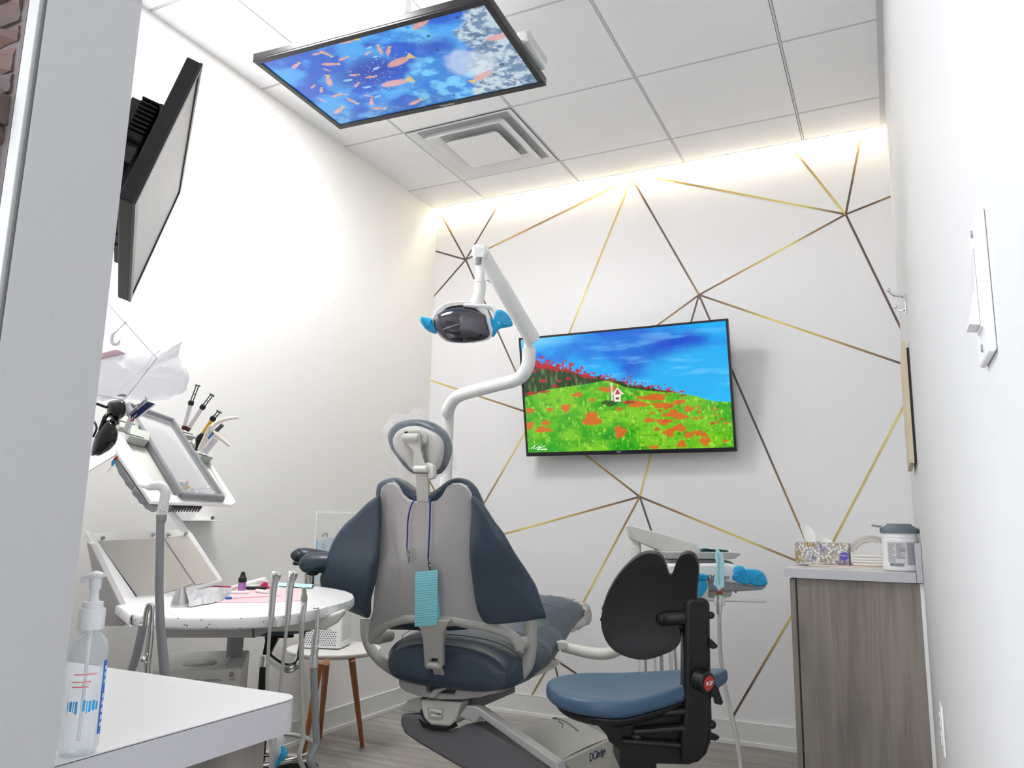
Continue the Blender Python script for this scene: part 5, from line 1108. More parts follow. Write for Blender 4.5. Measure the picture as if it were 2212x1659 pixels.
b = MB(); b.cyl((sb.x, sb.y, ZD+.012), (sb.x, sb.y, zc), .0018, n=10); b.build('dip_tube', 'white', t)
vd = CAM-sb; va2 = math.atan2(vd.y, vd.x)
def onS(a, z): return Vector((sb.x+rb*1.004*math.cos(va2+a), sb.y+rb*1.004*math.sin(va2+a), ZD+z))
M['lblue'] = mat('label_blue', (.03, .16, .62), .4); M['lcyan'] = mat('label_cyan', (.02, .36, .72), .4); M['lred'] = mat('label_red', (.75, .20, .22), .5)
b = MB(); b.sheet([[onS(.95+.40*j/5, hb_*(.16+.60*i/8)) for j in range(6)] for i in range(9)]); lb = b.build('side_label', 'lblue', t, recalc=False)
b = MB(); b.sheet([[onS(.95+.38*j/5, hb_*(.58+.10*i/2)) for j in range(6)] for i in range(3)]); b.build('label_patch', 'lcyan', lb, recalc=False)
b = MB()
for k in range(9):
    if k == 5: continue
    z = hb_*(.22+.058*k); b.sheet([[onS(1.07+.15*j/3, z+.004*i)*1.0 for j in range(4)] for i in range(2)])
ob_ = b.build('label_print', 'white', lb, recalc=False); ob_.scale = (1, 1, 1)
for v_ in ob_.data.vertices: v_.co += (Vector((v_.co.x-sb.x, v_.co.y-sb.y, 0)).normalized()*.0004)
b = MB()
for (a0, a1, z0, h_) in ((-.75, -.70, .36, .09), (-.62, -.50, .37, .08), (-.45, -.40, .36, .09), (-.34, -.22, .35, .10), (.02, .14, .37, .09), (.2, .25, .35, .1), (.30, .42, .36, .09), (.47, .62, .37, .08), (.67, .78, .37, .07)):
    b.sheet([[onS(a0+(a1-a0)*j/2, hb_*(z0+h_*i/2)) for j in range(3)] for i in range(3)])
b.build('front_lettering', 'lcyan', t, recalc=False)
b = MB()
for z0, a0, a1 in ((.66, -.55, .55), (.60, -.6, .3), (.56, -.6, .2)): b.sheet([[onS(a0+(a1-a0)*j/6, hb_*(z0+.010*i)) for j in range(7)] for i in range(2)])
b.build('small_print', 'lred', t, recalc=False)

# ------------------------------------------------------------------ assistant cart
ZT = .765
def ct(u, v, z=ZT): return W(u, v, z=z)
cart = thing('assistant_cart', 'dental assistant cart with white speckled half-round top by the left wall', 'cart', (.62, 1.85, 0))
M['terrazzo'] = None
def terrazzo():
    m = bpy.data.materials.new('speckled_solid_surface'); m.use_nodes = True; nt = m.node_tree; bs = nt.nodes['Principled BSDF']; L = nt.links.new
    tc = nt.nodes.new('ShaderNodeTexCoord'); v = nt.nodes.new('ShaderNodeTexVoronoi'); v.inputs['Scale'].default_value = 75; v.inputs['Randomness'].default_value = 1
    c = nt.nodes.new('ShaderNodeTexVoronoi'); c.inputs['Scale'].default_value = 75
    r = nt.nodes.new('ShaderNodeValToRGB'); r.color_ramp.elements[0].position = .16; r.color_ramp.elements[0].color = (.20, .20, .22, 1); r.color_ramp.elements[1].position = .24; r.color_ramp.elements[1].color = (.83, .83, .84, 1)
    sp_ = nt.nodes.new('ShaderNodeSeparateColor'); gt = nt.nodes.new('ShaderNodeMath'); gt.operation = 'GREATER_THAN'; gt.inputs[1].default_value = .55; mx = nt.nodes.new('ShaderNodeMix'); mx.data_type = 'RGBA'; mx.inputs[7].default_value = (.83, .83, .84, 1)
    L(tc.outputs['Object'], v.inputs['Vector']); L(v.outputs['Distance'], r.inputs[0]); L(v.outputs['Color'], sp_.inputs[0]); L(sp_.outputs[0], gt.inputs[0]); L(gt.outputs[0], mx.inputs[0]); L(r.outputs[0], mx.inputs[6]); L(mx.outputs[2], bs.inputs['Base Color']); bs.inputs['Roughness'].default_value = .3; return m
M['terrazzo'] = terrazzo()
op = [(280, 1330), (285, 1326), (300, 1331), (400, 1336), (500, 1336), (580, 1332), (592, 1330), (600, 1331), (624, 1328), (632, 1327), (650, 1324), (665, 1321), (690, 1316), (713, 1310), (740, 1303), (758, 1297), (766, 1291), (762, 1283), (748, 1277), (730, 1273), (713, 1270), (695, 1268), (678, 1266), (620, 1263), (540, 1262)]
tw_ = [ct(u, v) for u, v in op]+[Vector((.36, 2.18, ZT)), Vector((.36, 1.62, ZT))]
b = MB(); cen = sum(tw_, Vector())/len(tw_)
def sh(s_, dz): return [Vector((cen.x+(p.x-cen.x)*s_, cen.y+(p.y-cen.y)*s_, ZT+dz)) for p in tw_]
b.rings([sh(.985, -.027), sh(1, -.022), sh(1.0, -.005), sh(.992, 0)]); b.build('tabletop', 'terrazzo', cart, angle=40)
# rail box and pan under the top
def cprism(px, z0, z1, nm, m, bev=.003, parent=None):
    b = MB(); b.prism([W(u, v, z=z0) for u, v in px], (0, 0, z1-z0)); return b.build(nm, m, parent or cart, bevel=bev)
zq = ZT-.03
def dprism2(px, d_, off, nm, m, bev=.003, parent=None):
    b = MB(); b.prism([W(u, v, d=d_) for u, v in px], off); return b.build(nm, m, parent or cart, bevel=bev, seg=3)
dprism2([(350, 1352), (552, 1350), (552, 1378), (350, 1378)], 2.05, FH*.22, 'drawer_rail', 'steelp')
dprism2([(543, 1352), (549, 1352), (549, 1378), (545, 1378)], 2.045, FH*.01, 'rail_latch', 'dgrey', .001)
dprism2([(552, 1350), (690, 1335), (740, 1318), (738, 1330), (722, 1350), (700, 1362), (688, 1360), (650, 1364), (552, 1366)], 2.15, FH*.06, 'under_pan', 'offw', .008)
# column, shelf and base
b = MB(); b.cyl((.50, 2.02, .10), (.50, 2.02, ZT-.05), .026, n=24); b.build('column', 'mgrey', cart)
zbx = .55; F0 = W(328, 1448, z=zbx); F1 = W(522, 1443, z=zbx); B0 = W(424, 1381, z=zbx)
e1 = (F1-F0); e2 = (B0-F0); e1n = e1.normalized(); e2 = (e2-e1n*e2.dot(e1n)); e2n = e2.normalized()
b = MB(); c_ = F0+e1*.5+e2n*.14; b.box((c_.x, c_.y, .385-.009), (.42, .36, .018), frame(e1n, e2n)); b.build('shelf', 'mgrey', cart, bevel=.004)
for k in range(5):
    a = 2*PI*k/5+.5; q_ = Vector((math.cos(a), math.sin(a), 0)); c0 = Vector((.50, 2.02, 0)); b = MB(); b.tube([c0+Vector((0, 0, .10)), c0+q_*.15+Vector((0, 0, .085)), c0+q_*.27+Vector((0, 0, .07))], [(.03, .02), (.022, .015), (.015, .012)], 12, smooth=3); lg = b.build('leg', 'mgrey', cart)
    e_ = c0+q_*.27; pz = Vector((-q_.y, q_.x, 0)); b = MB(); b.cyl(e_+pz*.02+Vector((0, 0, .026)), e_-pz*.02+Vector((0, 0, .026)), .026); b.build('caster', 'black', lg)
# holder clips on the front edge
# silver vacuum box on the shelf
t = thing('vacuum_unit', 'silver metal vacuum box with round lid and knob on the cart shelf', 'machine', (c_.x, c_.y, .386))
w1 = e1.length; d1 = min(.34, e2.length)
R_b = frame(e1n, e2n); cb_ = F0+e1*.5+e2n*(d1/2)
b = MB(); b.box((cb_.x, cb_.y, (zbx+.386)/2), (w1, d1, zbx-.386), R_b); b.build('case', 'alu', t, smooth=False, bevel=.006, seg=3)
ld_ = W(432, 1431, z=zbx+.003); b = MB(); b.lathe([(.001, .006), (.045, .006), (.050, .003), (.050, 0)], (ld_.x, ld_.y, zbx), n=36); b.build('round_lid', 'steelp', t)
b = MB(); s0 = F0+e1*.80; b.box((s0.x+e2n.x*d1/2, s0.y+e2n.y*d1/2, zbx+.003), (.006, d1*.96, .006), R_b); b.build('rib', 'alu', t, smooth=False)
kn = W(501, 1456, p=F0, n=e2n); kz = frame(e1n, (0, 0, 1))
b = MB(); b.cyl(kn, kn-e2n*.010, .0085, n=24); b.build('power_knob', 'chrome', t, bevel=.001)
text('knob_lettering', 'on/off', .0075, W(501, 1467.5, p=F0-e2n*.0006, n=e2n), e1n, (0, 0, 1), 'ink', t)
text('case_lettering', 'ergonomic products', .013, W(434, 1469.5, p=F0-e2n*.0006, n=e2n), e1n, (0, 0, 1), 'ink', t, space=1.05)
b = MB(); P_ = [W(u, v, p=F0-e2n*.0005, n=e2n) for u, v in ((378, 1467), (396, 1467), (390, 1474), (384, 1474))]; b.prism(P_, -e2n*.0004); b.build('logo_mark', 'ink', t, smooth=False)

# ---- tilted rack with two inclined panels
ax_u = Vector((-.70, 0, .714)); nu = Vector((.714, 0, .70)); BU = Vector((.498, 1.636, 1.045)); BL = Vector((.425, 1.64, .775))
def ru(u, v, off=0.0): return W(u, v, p=BU+nu*off, n=nu)
def rl(u, v, off=0.0): return W(u, v, p=BL+nu*off, n=nu)
def c5(x, y): return (180+x/5.183, 820+y/5.183)
def uplate(pts, off, th, nm, m, bev=.002, parent=None, raw=False):
    b = MB(); b.prism([ru(*(q if raw else c5(*q)), off) for q in pts], nu*th); return b.build(nm, m, parent, bevel=bev)
rack = thing('instrument_rack', 'white slanted instrument rack with clear lidded box, above the assistant cart', 'rack', (.45, 1.8, ZT))
uplate([(390, 640), (1392, 935), (1600, 1335), (850, 1330)], -.008, .006, 'upper_panel', M['offw'], .001, rack)
uplate([(378, 640), (400, 630), (870, 1330), (845, 1405), (735, 1398), (355, 845)], -.004, .012, 'near_rail', 'white', .003, rack)
uplate([(845, 1405), (845, 1318), (1600, 1335), (1690, 1392), (1650, 1432)], -.004, .012, 'bottom_rail', 'white', .003, rack)
uplate([(1372, 925), (1394, 935), (1690, 1392), (1600, 1336)], -.004, .012, 'far_rail', 'white', .003, rack)
uplate([(370, 850), (40, 1050), (30, 920), (150, 780), (360, 640)], -.010, .010, 'side_wing', 'white', .002, rack)
uplate([(340, 902), (365, 888), (740, 1388), (830, 1400), (815, 1482), (770, 1492), (735, 1470), (690, 1448), (665, 1405), (620, 1385), (600, 1340), (545, 1290), (535, 1245), (470, 1180), (450, 1130), (395, 1060), (375, 1005), (352, 960)], -.030, .022, 'ribbed_hanger', 'mgrey', .003, rack)
for k in range(12):
    x = 955+k*31; uplate([(x, 1412), (x+20, 1413), (x+8-18, 1490), (x-28, 1488)] if x-28 > 940 else [(x, 1412), (x+20, 1413), (x, 1490), (x-6, 1488)], -.030, .020, 'comb_tooth', 'dgrey', .002, rack)
box_ = thing('clear_lidded_box', 'grey-rimmed box with clear lid lying in the slanted rack', 'box', ru(*c5(900, 900)))
M['lidf'] = film_mat('smoky_clear_lid', (.50, .50, .55), .10, .06, .15)
NT, NB, FB, FT = (480, 290), (1085, 1300), (1550, 1335), (985, 470)
rim = [NT, NB, FB, FT]
for (p_, q_, w_) in ((NT, NB, .007), (NB, FB, .012), (FB, FT, .004), (FT, NT, .008)):
    b = MB(); b.tube([ru(*c5(*p_), .012), ru(*c5(*q_), .012)], [(w_, .016)]*2, 12, flat=nu.cross(Vector((0, 1, 0)))); b.build('rim', 'mgrey', box_)
uplate([(490, 300), (1095, 1280), (1530, 1310), (975, 480)], .030, .002, 'clear_lid', 'lidf', 0, box_)
uplate([(490, 300), (1095, 1280), (1530, 1310), (975, 480)], .000, .002, 'tray_floor', 'offw', 0, box_)
for k in range(11):
    x = 1130+k*40; b = MB(); b.tube([ru(*c5(x, 1303+.09*(x-1130)), .027), ru(*c5(x+2, 1318+.09*(x-1130)), .024)], .0006, 5); b.build('rim_tick', 'dgrey', box_)
rs = random.Random(5)
for k in range(9):
    x, y = 1040+rs.random()*190, 1130+rs.random()*105; p_ = ru(*c5(x, y), .009+.003*rs.random()); dd = Vector((rs.uniform(-1, 1), rs.uniform(-1, 1), rs.uniform(-.5, .5))).normalized()
    b = MB(); b.cyl(p_-dd*.008, p_+dd*.008, .0045, n=10); tag(b.build('mixing_tip', 'white' if k % 4 else 'amber'), 'small loose mixing tips at the bottom of the clear lidded box' if k % 4 else 'small yellow mixing tips at the bottom of the clear lidded box', 'dental tip', 'white tips in the clear box' if k % 4 else 'yellow tips in the clear box')
b = MB(); ring = []
for k in range(25): a = 2*PI*k/24; ring.append(ru(*c5(1370+95*math.cos(a), 1262+50*math.sin(a)), .010))
b.tube(ring, .0018, 8); tag(b.build('wire_ring', 'chrome'), 'chrome wire ring lying in the clear lidded box', 'ring')
# bins standing on the panel
def bin_(x0, y0, x1, y1, skew, hgt, lab):
    t = thing('parts_bin', lab, 'bin', ru(*c5(x0, y1)), 'sage grey bins on the rack')
    b = MB(); b.prism([ru(*c5(*q), .002) for q in [(x0, y0), (x1, y0+skew), (x1-10, y1+skew*.3), (x0-12, y1-skew*.6)]], nu*hgt); b.build('body', 'grey_bin', t, bevel=.002)
    b = MB(); b.prism([ru(*c5(*q), .002+hgt) for q in [(x0-20, y0-10), (x1-25, y0+skew-12), (x1-6, y0+skew+2), (x0+2, y0+6)]], nu*.0006); b.build('slot', 'black', t, smooth=False)
bin_(385, 455, 590, 610, 55, .02, 'sage grey bin behind the goggles on the near rack corner')
bin_(475, 600, 690, 740, 60, .03, 'sage grey bin holding the white and navy carton')
bin_(1100, 585, 1240, 680, 35, .02, 'sage grey bin under the two clear syringes')
bin_(1195, 705, 1275, 790, 30, .02, 'small sage grey bin under the amber syringe')
bin_(1290, 835, 1410, 935, 28, .03, 'sage grey bin under the white dispenser gun')
DR = 2.33
def rp(x, y, d=DR): u, v = c5(x, y); return W(u, v, d=d)
def syr(base, neck, top_, m, lab, r=.0058, tip='red'):
    t = thing('syringe', lab, 'syringe', rp(*base)); B0_, N0, T0 = rp(*base), rp(*neck), rp(*top_); ax_ = (N0-B0_).normalized()
    sd_ = ax_.cross(FW).normalized()
    b = MB(); b.lathe([(r*.9, 0), (r, .003), (r, (N0-B0_).length)], B0_, ax_, 18); b.build('barrel', m, t)
    b = MB(); b.lathe([(r*1.05, -.004), (r*1.2, 0), (r*1.2, .008)], B0_, ax_, 18); b.build('foot_cap', tip, t)
    b = MB(); b.lathe([(r*1.25, -.006), (r*1.5, -.002), (r*1.5, .003), (r*1.1, .008)], N0, ax_, 18)
    b.build('collar', 'black', t)
    b = MB(); b.cyl(N0+sd_*r*.62, T0+sd_*r*.62, .0016, n=8); b.cyl(N0-sd_*r*.62, T0-sd_*r*.62, .0016, n=8); b.cyl(T0-ax_*.0015, T0+ax_*.0012, r*1.45, n=18); b.cyl(N0.lerp(T0, .5)-sd_*r*.6, N0.lerp(T0, .5)+sd_*r*.6, .0012, n=6); b.build('plunger', 'black', t)
M['clearb'] = mat('clear_barrel', (.80, .80, .84), .15, trans=.35, ior=1.3); M['darkred'] = mat('dark_red_cap', (.10, .008, .015), .35)
syr((1125, 545), (1205, 265), (1280, 65), 'clearb', 'clear syringe with black plunger, leftmost and tallest on the rack', tip='darkred')
syr((1170, 560), (1335, 310), (1440, 172), 'clearb', 'clear syringe with black plunger leaning right, second from left on rack', tip='darkred')
syr((1290, 680), (1450, 440), (1520, 360), 'amber', 'amber syringe with black plunger behind the white dispenser gun', r=.0062, tip='black')
t = thing('bur_handle', 'short black bottle-shaped applicator standing before the amber syringe', 'applicator', rp(1270, 790))
b = MB(); b.tube([rp(1265, 795, 2.31), rp(1275, 740, 2.31), rp(1290, 680, 2.31), rp(1310, 640, 2.31), rp(1330, 610, 2.31)], [.004, .0042, .0095, .0085, .0045], 14, smooth=3); b.build('body', 'black', t); b = MB(); b.cyl(rp(1312, 606, 2.31), rp(1345, 612, 2.31), .003); b.build('flange', 'black', t)
t = thing('dispenser_gun', 'white plastic dispenser gun with lever handles standing in the rack', 'dispenser gun', rp(1340, 800))
b = MB(); b.tube([rp(1740, 428, 2.29), rp(1660, 432, 2.29), rp(1560, 455, 2.29), rp(1480, 490, 2.29), rp(1430, 540, 2.29)], [(.003, .004), (.0055, .005), (.006, .006), (.008, .006), (.012, .007)], 14, smooth=4); b.build('lever', 'offw2' if 'offw2' in M else M.setdefault('offw2', mat('ivory_plastic', (.78, .74, .66), .35)), t)
b = MB(); b.tube([rp(1430, 560, 2.30), rp(1400, 620, 2.30), rp(1350, 700, 2.30), rp(1300, 790, 2.30)], [(.012, .008), (.012, .007), (.009, .006), (.007, .005)], 14, smooth=4); b.tube([rp(1430, 590, 2.30), rp(1500, 630, 2.30), rp(1580, 690, 2.30), rp(1640, 745, 2.30)], [(.011, .007), (.010, .006), (.006, .005), (.004, .003)], 14, smooth=4); b.build('frame', 'offw2', t)
b = MB(); b.cyl(rp(1425, 545, 2.30), rp(1425, 545, 2.275), .009, n=24); b.build('pivot', 'offw2', t, bevel=.001)
b = MB(); b.prism([rp(*q, 2.288) for q in [(1390, 655), (1445, 588), (1466, 598), (1410, 665)]], -FW*.001); M['bluel'] = mat('blue_sticker', (.02, .15, .50), .4); b.build('sticker', 'bluel', t)
b = MB(); b.tube([rp(1475, 585, 2.31), rp(1560, 505, 2.31)], .0062, 12); b.build('cartridge_nut', 'dgrey', t); b = MB(); b.tube([rp(1360, 815, 2.32), rp(1480, 660, 2.32)], .009, 14); b.build('cartridge', 'clearb', t)
# carton
t = thing('cement_carton', 'white and navy cement carton standing in the near rack bin', 'carton', rp(470, 600))
b = MB(); b.prism([rp(*q, 2.20) for q in [(440, 570), (535, 345), (690, 215), (800, 268), (590, 432), (545, 460), (490, 590)]], FH*.012); cb2 = b.build('carton', 'paperw', t, bevel=.001)
b = MB(); b.prism([rp(*q, 2.1995) for q in [(530, 430), (530, 400), (715, 250), (800, 268), (592, 432), (548, 440)]], FH*.0004); b.build('navy_panel', 'navy', cb2)
b = MB(); b.prism([rp(*q, 2.1995) for q in [(520, 455), (570, 440), (560, 465), (530, 466)]], FH*.0004); b.build('red_panel', 'red', cb2)
exd = (rp(690, 235, 2.2)-rp(540, 375, 2.2)).normalized(); text('carton_lettering', 'Temp-Bond', .0165, rp(598, 315, 2.1985), exd, (-FH).cross(exd), 'ink', cb2); text('maker_lettering', 'Kerr', .010, rp(575, 408, 2.1985), exd, (-FH).cross(exd), 'white', cb2)
# goggles
t = thing('protective_goggles', 'black protective goggles hanging on the near corner of the rack', 'goggles', rp(300, 500, 2.1))
def lobe(px, d_, nm='lens'):
    o = closed_spline(px, 3); cu_ = sum(q.x for q in o)/len(o); cv_ = sum(q.y for q in o)/len(o)
    b = MB(); b.rings([[rp(cu_+(q.x-cu_)*s_, cv_+(q.y-cv_)*s_, d_+dd) for q in o] for s_, dd in ((.04, -.022), (.4, -.021), (.75, -.015), (.94, -.006), (1, .004), (.94, .012), (.04, .014))]); b.build(nm, 'gogg', t, angle=70)
M['gogg'] = mat('black_lens', (.008, .008, .009), .18)
lobe([(262, 330), (275, 255), (340, 232), (430, 225), (470, 255), (480, 330), (465, 400), (420, 440), (360, 460), (300, 430), (268, 390)], 2.14)
lobe([(88, 848), (100, 740), (130, 640), (200, 520), (260, 455), (330, 470), (375, 540), (388, 620), (365, 710), (310, 775), (240, 820), (180, 852), (130, 850)], 2.12)
b = MB(); b.tube([rp(190, 570, 2.12), rp(240, 430, 2.12), rp(265, 400, 2.13)], .006, 10, smooth=4); b.tube([rp(340, 460, 2.13), rp(350, 490, 2.125)], .012, 10); b.build('bridge', 'gogg', t)
b = MB(); b.tube([rp(120, 470, 2.13), rp(150, 540, 2.12), rp(110, 640, 2.12)], .003, 8, smooth=3); b.tube([rp(150, 270, 2.14), rp(260, 310, 2.14)], .004, 8); b.build('strap', 'gogg', t)
t = thing('blue_clip', 'tiny blue and red capped needle hanging under the rack corner', 'clip', rp(330, 920, 2.15))
b = MB(); b.tube([rp(325, 965, 2.15), rp(335, 925, 2.15), rp(350, 900, 2.15)], [.003, .005, .004], 10); b.build('body', 'lcyan', t); b = MB(); b.tube([rp(350, 898, 2.15), rp(380, 862, 2.15)], .004, 10); b.build('cap', 'red', t); b = MB(); b.tube([rp(325, 965, 2.15), rp(300, 1000, 2.15), rp(270, 1035, 2.15)], .0008, 5, smooth=4); b.build('needle', 'steel', t)

# lower panel of the rack with its two steel plates
def lplate(px, off, th, nm, m, bev=.002):
    b = MB(); b.prism([rl(u, v, off) for u, v in px], nu*th); return b.build(nm, m, rack, bevel=bev)
lplate([(180, 1156), (400, 1146), (412, 1156), (478, 1256), (470, 1262), (296, 1318), (280, 1345), (262, 1330)], -.014, .010, 'lower_panel', 'white', .003)
lplate([(204, 1170), (352, 1163.5), (416, 1263), (300, 1300), (290, 1296)], -.003, .003, 'steel_plate', 'steelp', .001)
lplate([(354, 1163.5), (404, 1156), (472, 1257), (421, 1264)], -.003, .003, 'steel_plate', 'steelp', .001)
lplate([(203, 1171), (208, 1170), (299, 1297), (294, 1302), (288, 1297)], -.0035, .006, 'plate_gap', 'ink', .001)
lplate([(296, 1302), (472, 1257), (476, 1262), (300, 1318)], .0, .016, 'plate_ledge', 'white', .003)
lplate([(178, 1156), (188, 1156), (294, 1312), (300, 1330), (281, 1347), (270, 1340)], -.016, .022, 'side_rail', 'white', .004)
for u, v in ((219, 1165.5), (328, 1158), (361.5, 1158), (399, 1155)):
    p_ = rl(u, v, 0); b = MB(); b.lathe([(.004, 0), (.004, .006), (.0065, .007), (.0065, .013), (.003, .015)], p_, nu, 16); b.build('thumb_screw', 'steel', rack)
b = MB(); b.prism([W(u, v, d=2.45) for u, v in [(357, 1100), (366, 1098), (400, 1146), (392, 1150)]], FH*.03); b.build('strut', 'white', rack, bevel=.002)
b = MB(); b.prism([W(u, v, d=2.10) for u, v in [(186, 1170), (196, 1175), (280, 1345), (265, 1352), (222, 1352)]], FH*.03); b.build('side_plate', 'cgrey', rack, bevel=.002)

# clear sheet, bag, hook above the rack
DS = 2.30
def q3(x, y, d=DS): return W(150+x/3.318, 640+y/3.318, d=d)
t = thing('clear_sheet', 'clear acrylic sheet standing above the goggles, only its thin edges showing', 'plastic sheet', q3(400, 725))
b = MB(); b.prism([q3(*p_) for p_ in [(200, -30), (622, 440), (402, 725), (380, 738), (195, 706)]], FH*.003); M['sheetf'] = film_mat('acrylic_sheet', (.93, .94, .96), .05, .05); b.build('sheet', 'sheetf', t, smooth=False)
b = MB(); b.tube([q3(*p_) for p_ in [(200, -30), (612, 428), (624, 442), (618, 456), (410, 722), (396, 736), (370, 740), (195, 706)]], .0011, 6); M['sheete'] = mat('sheet_edge', (.42, .42, .46), .3); b.build('edge', 'sheete', t)
b = MB(); b.prism([q3(*p_, DS-.004) for p_ in [(340, 712), (365, 700), (402, 702), (404, 715), (390, 722)]], FH*.003); b.build('rubber_foot', 'mgrey', t, smooth=False)
t = thing('plastic_hook', 'small clear plastic hook hanging on the acrylic sheet', 'hook', q3(330, 320))
b = MB(); b.tube([q3(*p_, DS-.01) for p_ in [(400, 190), (350, 240), (312, 275), (305, 320), (325, 345), (352, 335), (360, 315)]], [.0015, .0015, .004, .005, .005, .004, .002], 10, smooth=4); b.build('hook', 'clearb', t); b = MB(); b.ball(q3(400, 187, DS-.01), .005); b.build('pin', 'chrome', t)
t = thing('plastic_bag', 'crumpled white plastic bag hanging above the goggles at the left wall', 'bag', q3(500, 740, 2.4))
b = MB(); rs = random.Random(21)
bg = [(195, 440), (300, 412), (420, 395), (560, 385), (640, 375), (680, 345), (720, 325), (790, 310), (815, 330), (780, 400), (790, 450), (840, 520), (855, 600), (830, 680), (760, 715), (640, 745), (560, 765), (470, 740), (400, 735), (300, 742), (195, 745)]
o = closed_spline(bg, 2); R = []
cu_, cv_ = 470, 570
for s_, dd in ((.05, -.034), (.35, -.034), (.6, -.03), (.8, -.02), (.93, -.01), (1, .0), (.9, .02), (.6, .03), (.05, .033)):
    R.append([q3(cu_+(q.x-cu_)*s_+rs.uniform(-9, 9)*s_, cv_+(q.y-cv_)*s_+rs.uniform(-9, 9)*s_, 2.40+dd+rs.uniform(-.006, .006)*s_) for q in o])
b.rings(R); M['bag'] = film_mat('milky_bag', (.90, .90, .93), .38, .35); b.build('film', 'bag', t, angle=30)
t = thing('pink_pad', 'dusty pink pad sticking out above the plastic bag', 'pad', q3(300, 420, 2.36))
b = MB(); b.prism([q3(*p_, 2.37) for p_ in [(195, 445), (222, 405), (300, 385), (335, 378), (365, 385), (385, 403), (230, 442)]], FH*.02); M['dpink'] = mat('dusty_pink', (.62, .40, .46), .7); b.build('pad', 'dpink', t, bevel=.003)
t = thing('wall_bracket', 'small white shelf bracket on the left wall below the rack', 'bracket', (0, 2.26, 1.0))
b = MB(); b.bx(.0005, .05, 2.19, 2.215, .992, 1.02); b.bx(.0005, .004, 2.19, 2.345, .992, 1.004); b.bx(.0005, .06, 2.19, 2.335, .988, .992); b.build('bracket', 'white', t, smooth=False, bevel=.001); b = MB(); b.cyl((.001, 2.34, 1.0), (.012, 2.34, 1.002), .006); b.build('screw', 'dgrey', t)

# ---- suction hose with white elbow, and chrome one left of it
DJ = 1.55
def j(u, v, d=DJ): return W(u, v, d=d)
t = thing('suction_hose', 'grey suction hose hanging from a white elbow in front of the cart', 'hose', j(347, 1400))
b = MB(); b.tube([j(322, 1053, 1.60), j(333, 1050), j(346, 1050), j(355, 1057), j(357, 1068), j(354, 1085), j(350, 1100), j(349, 1112)], [.006, .0085, .0095, .0095, .0095, .0095, .0088, .0085], 18, smooth=5); b.build('elbow', 'white', t)
b = MB(); b.tube([j(300, 1046, 1.75), j(322, 1053, 1.60)], .005, 10); b.build('hanger', 'white', t)
b = MB(); 
pts = [j(353, 1086, DJ-.004), j(346, 1094, DJ-.012), j(351, 1102, DJ-.012), j(362, 1106, DJ-.006)]; b.tube(pts, .0014, 8, smooth=4); b.build('wire_clip', 'chrome', t)
b = MB(); pts = [j(349, 1111), j(348.5, 1122), j(346.5, 1135), j(345, 1200), j(344, 1270), j(346, 1340), j(351, 1400), j(357, 1465), j(366, 1540, 1.6), Vector((.55, 1.35, .2)), Vector((.35, 1.6, .03))]; b.tube(pts, [.0098, .0098, .0078, .0078, .0080, .0085, .0092, .0096, .0096, .0096, .0096], 16, smooth=5); b.build('hose', 'hose', t)
t = thing('suction_handpiece', 'chrome hooked suction handpiece with grey hose at the left end of the cart', 'handpiece', j(318, 1440, 1.72))
def j2(u, v): return W(u, v, d=1.72)
b = MB(); b.tube([j2(312, 1356), j2(314, 1335), j2(318, 1315), j2(323, 1305), j2(328, 1308), j2(329, 1320), j2(327, 1345), j2(325, 1375), j2(321, 1410), j2(318, 1440), j2(317, 1500)], [.0055, .0055, .0055, .0055, .0055, .0055, .0050, .0065, .0075, .0065, .0065], 16, smooth=5); b.build('tube', 'chrome', t)
b = MB(); b.ball(W(309, 1424, d=1.70), .007); b.tube([W(309, 1424, d=1.70), W(316, 1432, d=1.70), W(328, 1430, d=1.70)], .0016, 8, smooth=3); b.build('valve', 'chrome', t)
b = MB(); b.tube([j2(309, 1350), j2(304, 1375), j2(297, 1405), j2(288, 1436), j2(276, 1470), j2(262, 1520), Vector((.5, 1.3, .05))], [.0088]*7, 14, smooth=5); b.build('hose', 'hose', t)

# ---- handpieces along the cart edge
def dE(u, v): return (W(u, v, z=ZT)-CAM).dot(FW)
dh = [dE(584, 1332)-.012, dE(620, 1329)-.012, dE(652, 1324)-.010, dE(682, 1318)-.010]
def airgun(u, v, d_, lab, hpx):
    t = thing('handpiece', lab, 'handpiece', W(u-11, v+115, d=d_), 'instruments hanging on the cart edge'); w = lambda a, c_, dd=0: W(a, c_, d=d_+dd)
    b = MB(); b.tube([w(u-13, v+116), w(u-11.5, v+95), w(u-9, v+60), w(u-6, v+30), w(u-3, v+16)], [.0058, .0075, .0085, .0090, .0085], 18, smooth=4); b.build('body', 'silver', t)
    b = MB(); b.tube([w(u-3, v+18), w(u-1, v+8), w(u-1, v+2), w(u-.5, v-1)], [(.0085, .0085), (.0125, .0095), (.0135, .010), (.010, .007)], 18, smooth=4, flat=RT); b.build('head', 'silver', t)
    for s_ in (-1, 1):
        b = MB(); b.tube([w(u-1+s_*5.5, v+9, -.004), w(u+s_*4, v+1, -.009), w(u+2+s_*4, v+5, -.012)], .0042, 10, smooth=3); b.build('button', 'chrome', t)
    b = MB(); b.tube([w(*p_) for p_ in hpx]+[Vector((W(*hpx[-1], d=d_).x-.05, W(*hpx[-1], d=d_).y+.12, .03))], .0042, 10, smooth=5); b.build('hose', 'hose2', t)
airgun(597, 1237, dh[0], 'silver handpiece on the cart edge, left of the two alike', [(583, 1350), (580, 1400), (577, 1480), (582, 1580), (592, 1659)])
airgun(633, 1236, dh[1], 'silver handpiece on the cart edge, right of the two alike', [(619, 1350), (615, 1400), (606, 1480), (597, 1590), (586, 1659)])
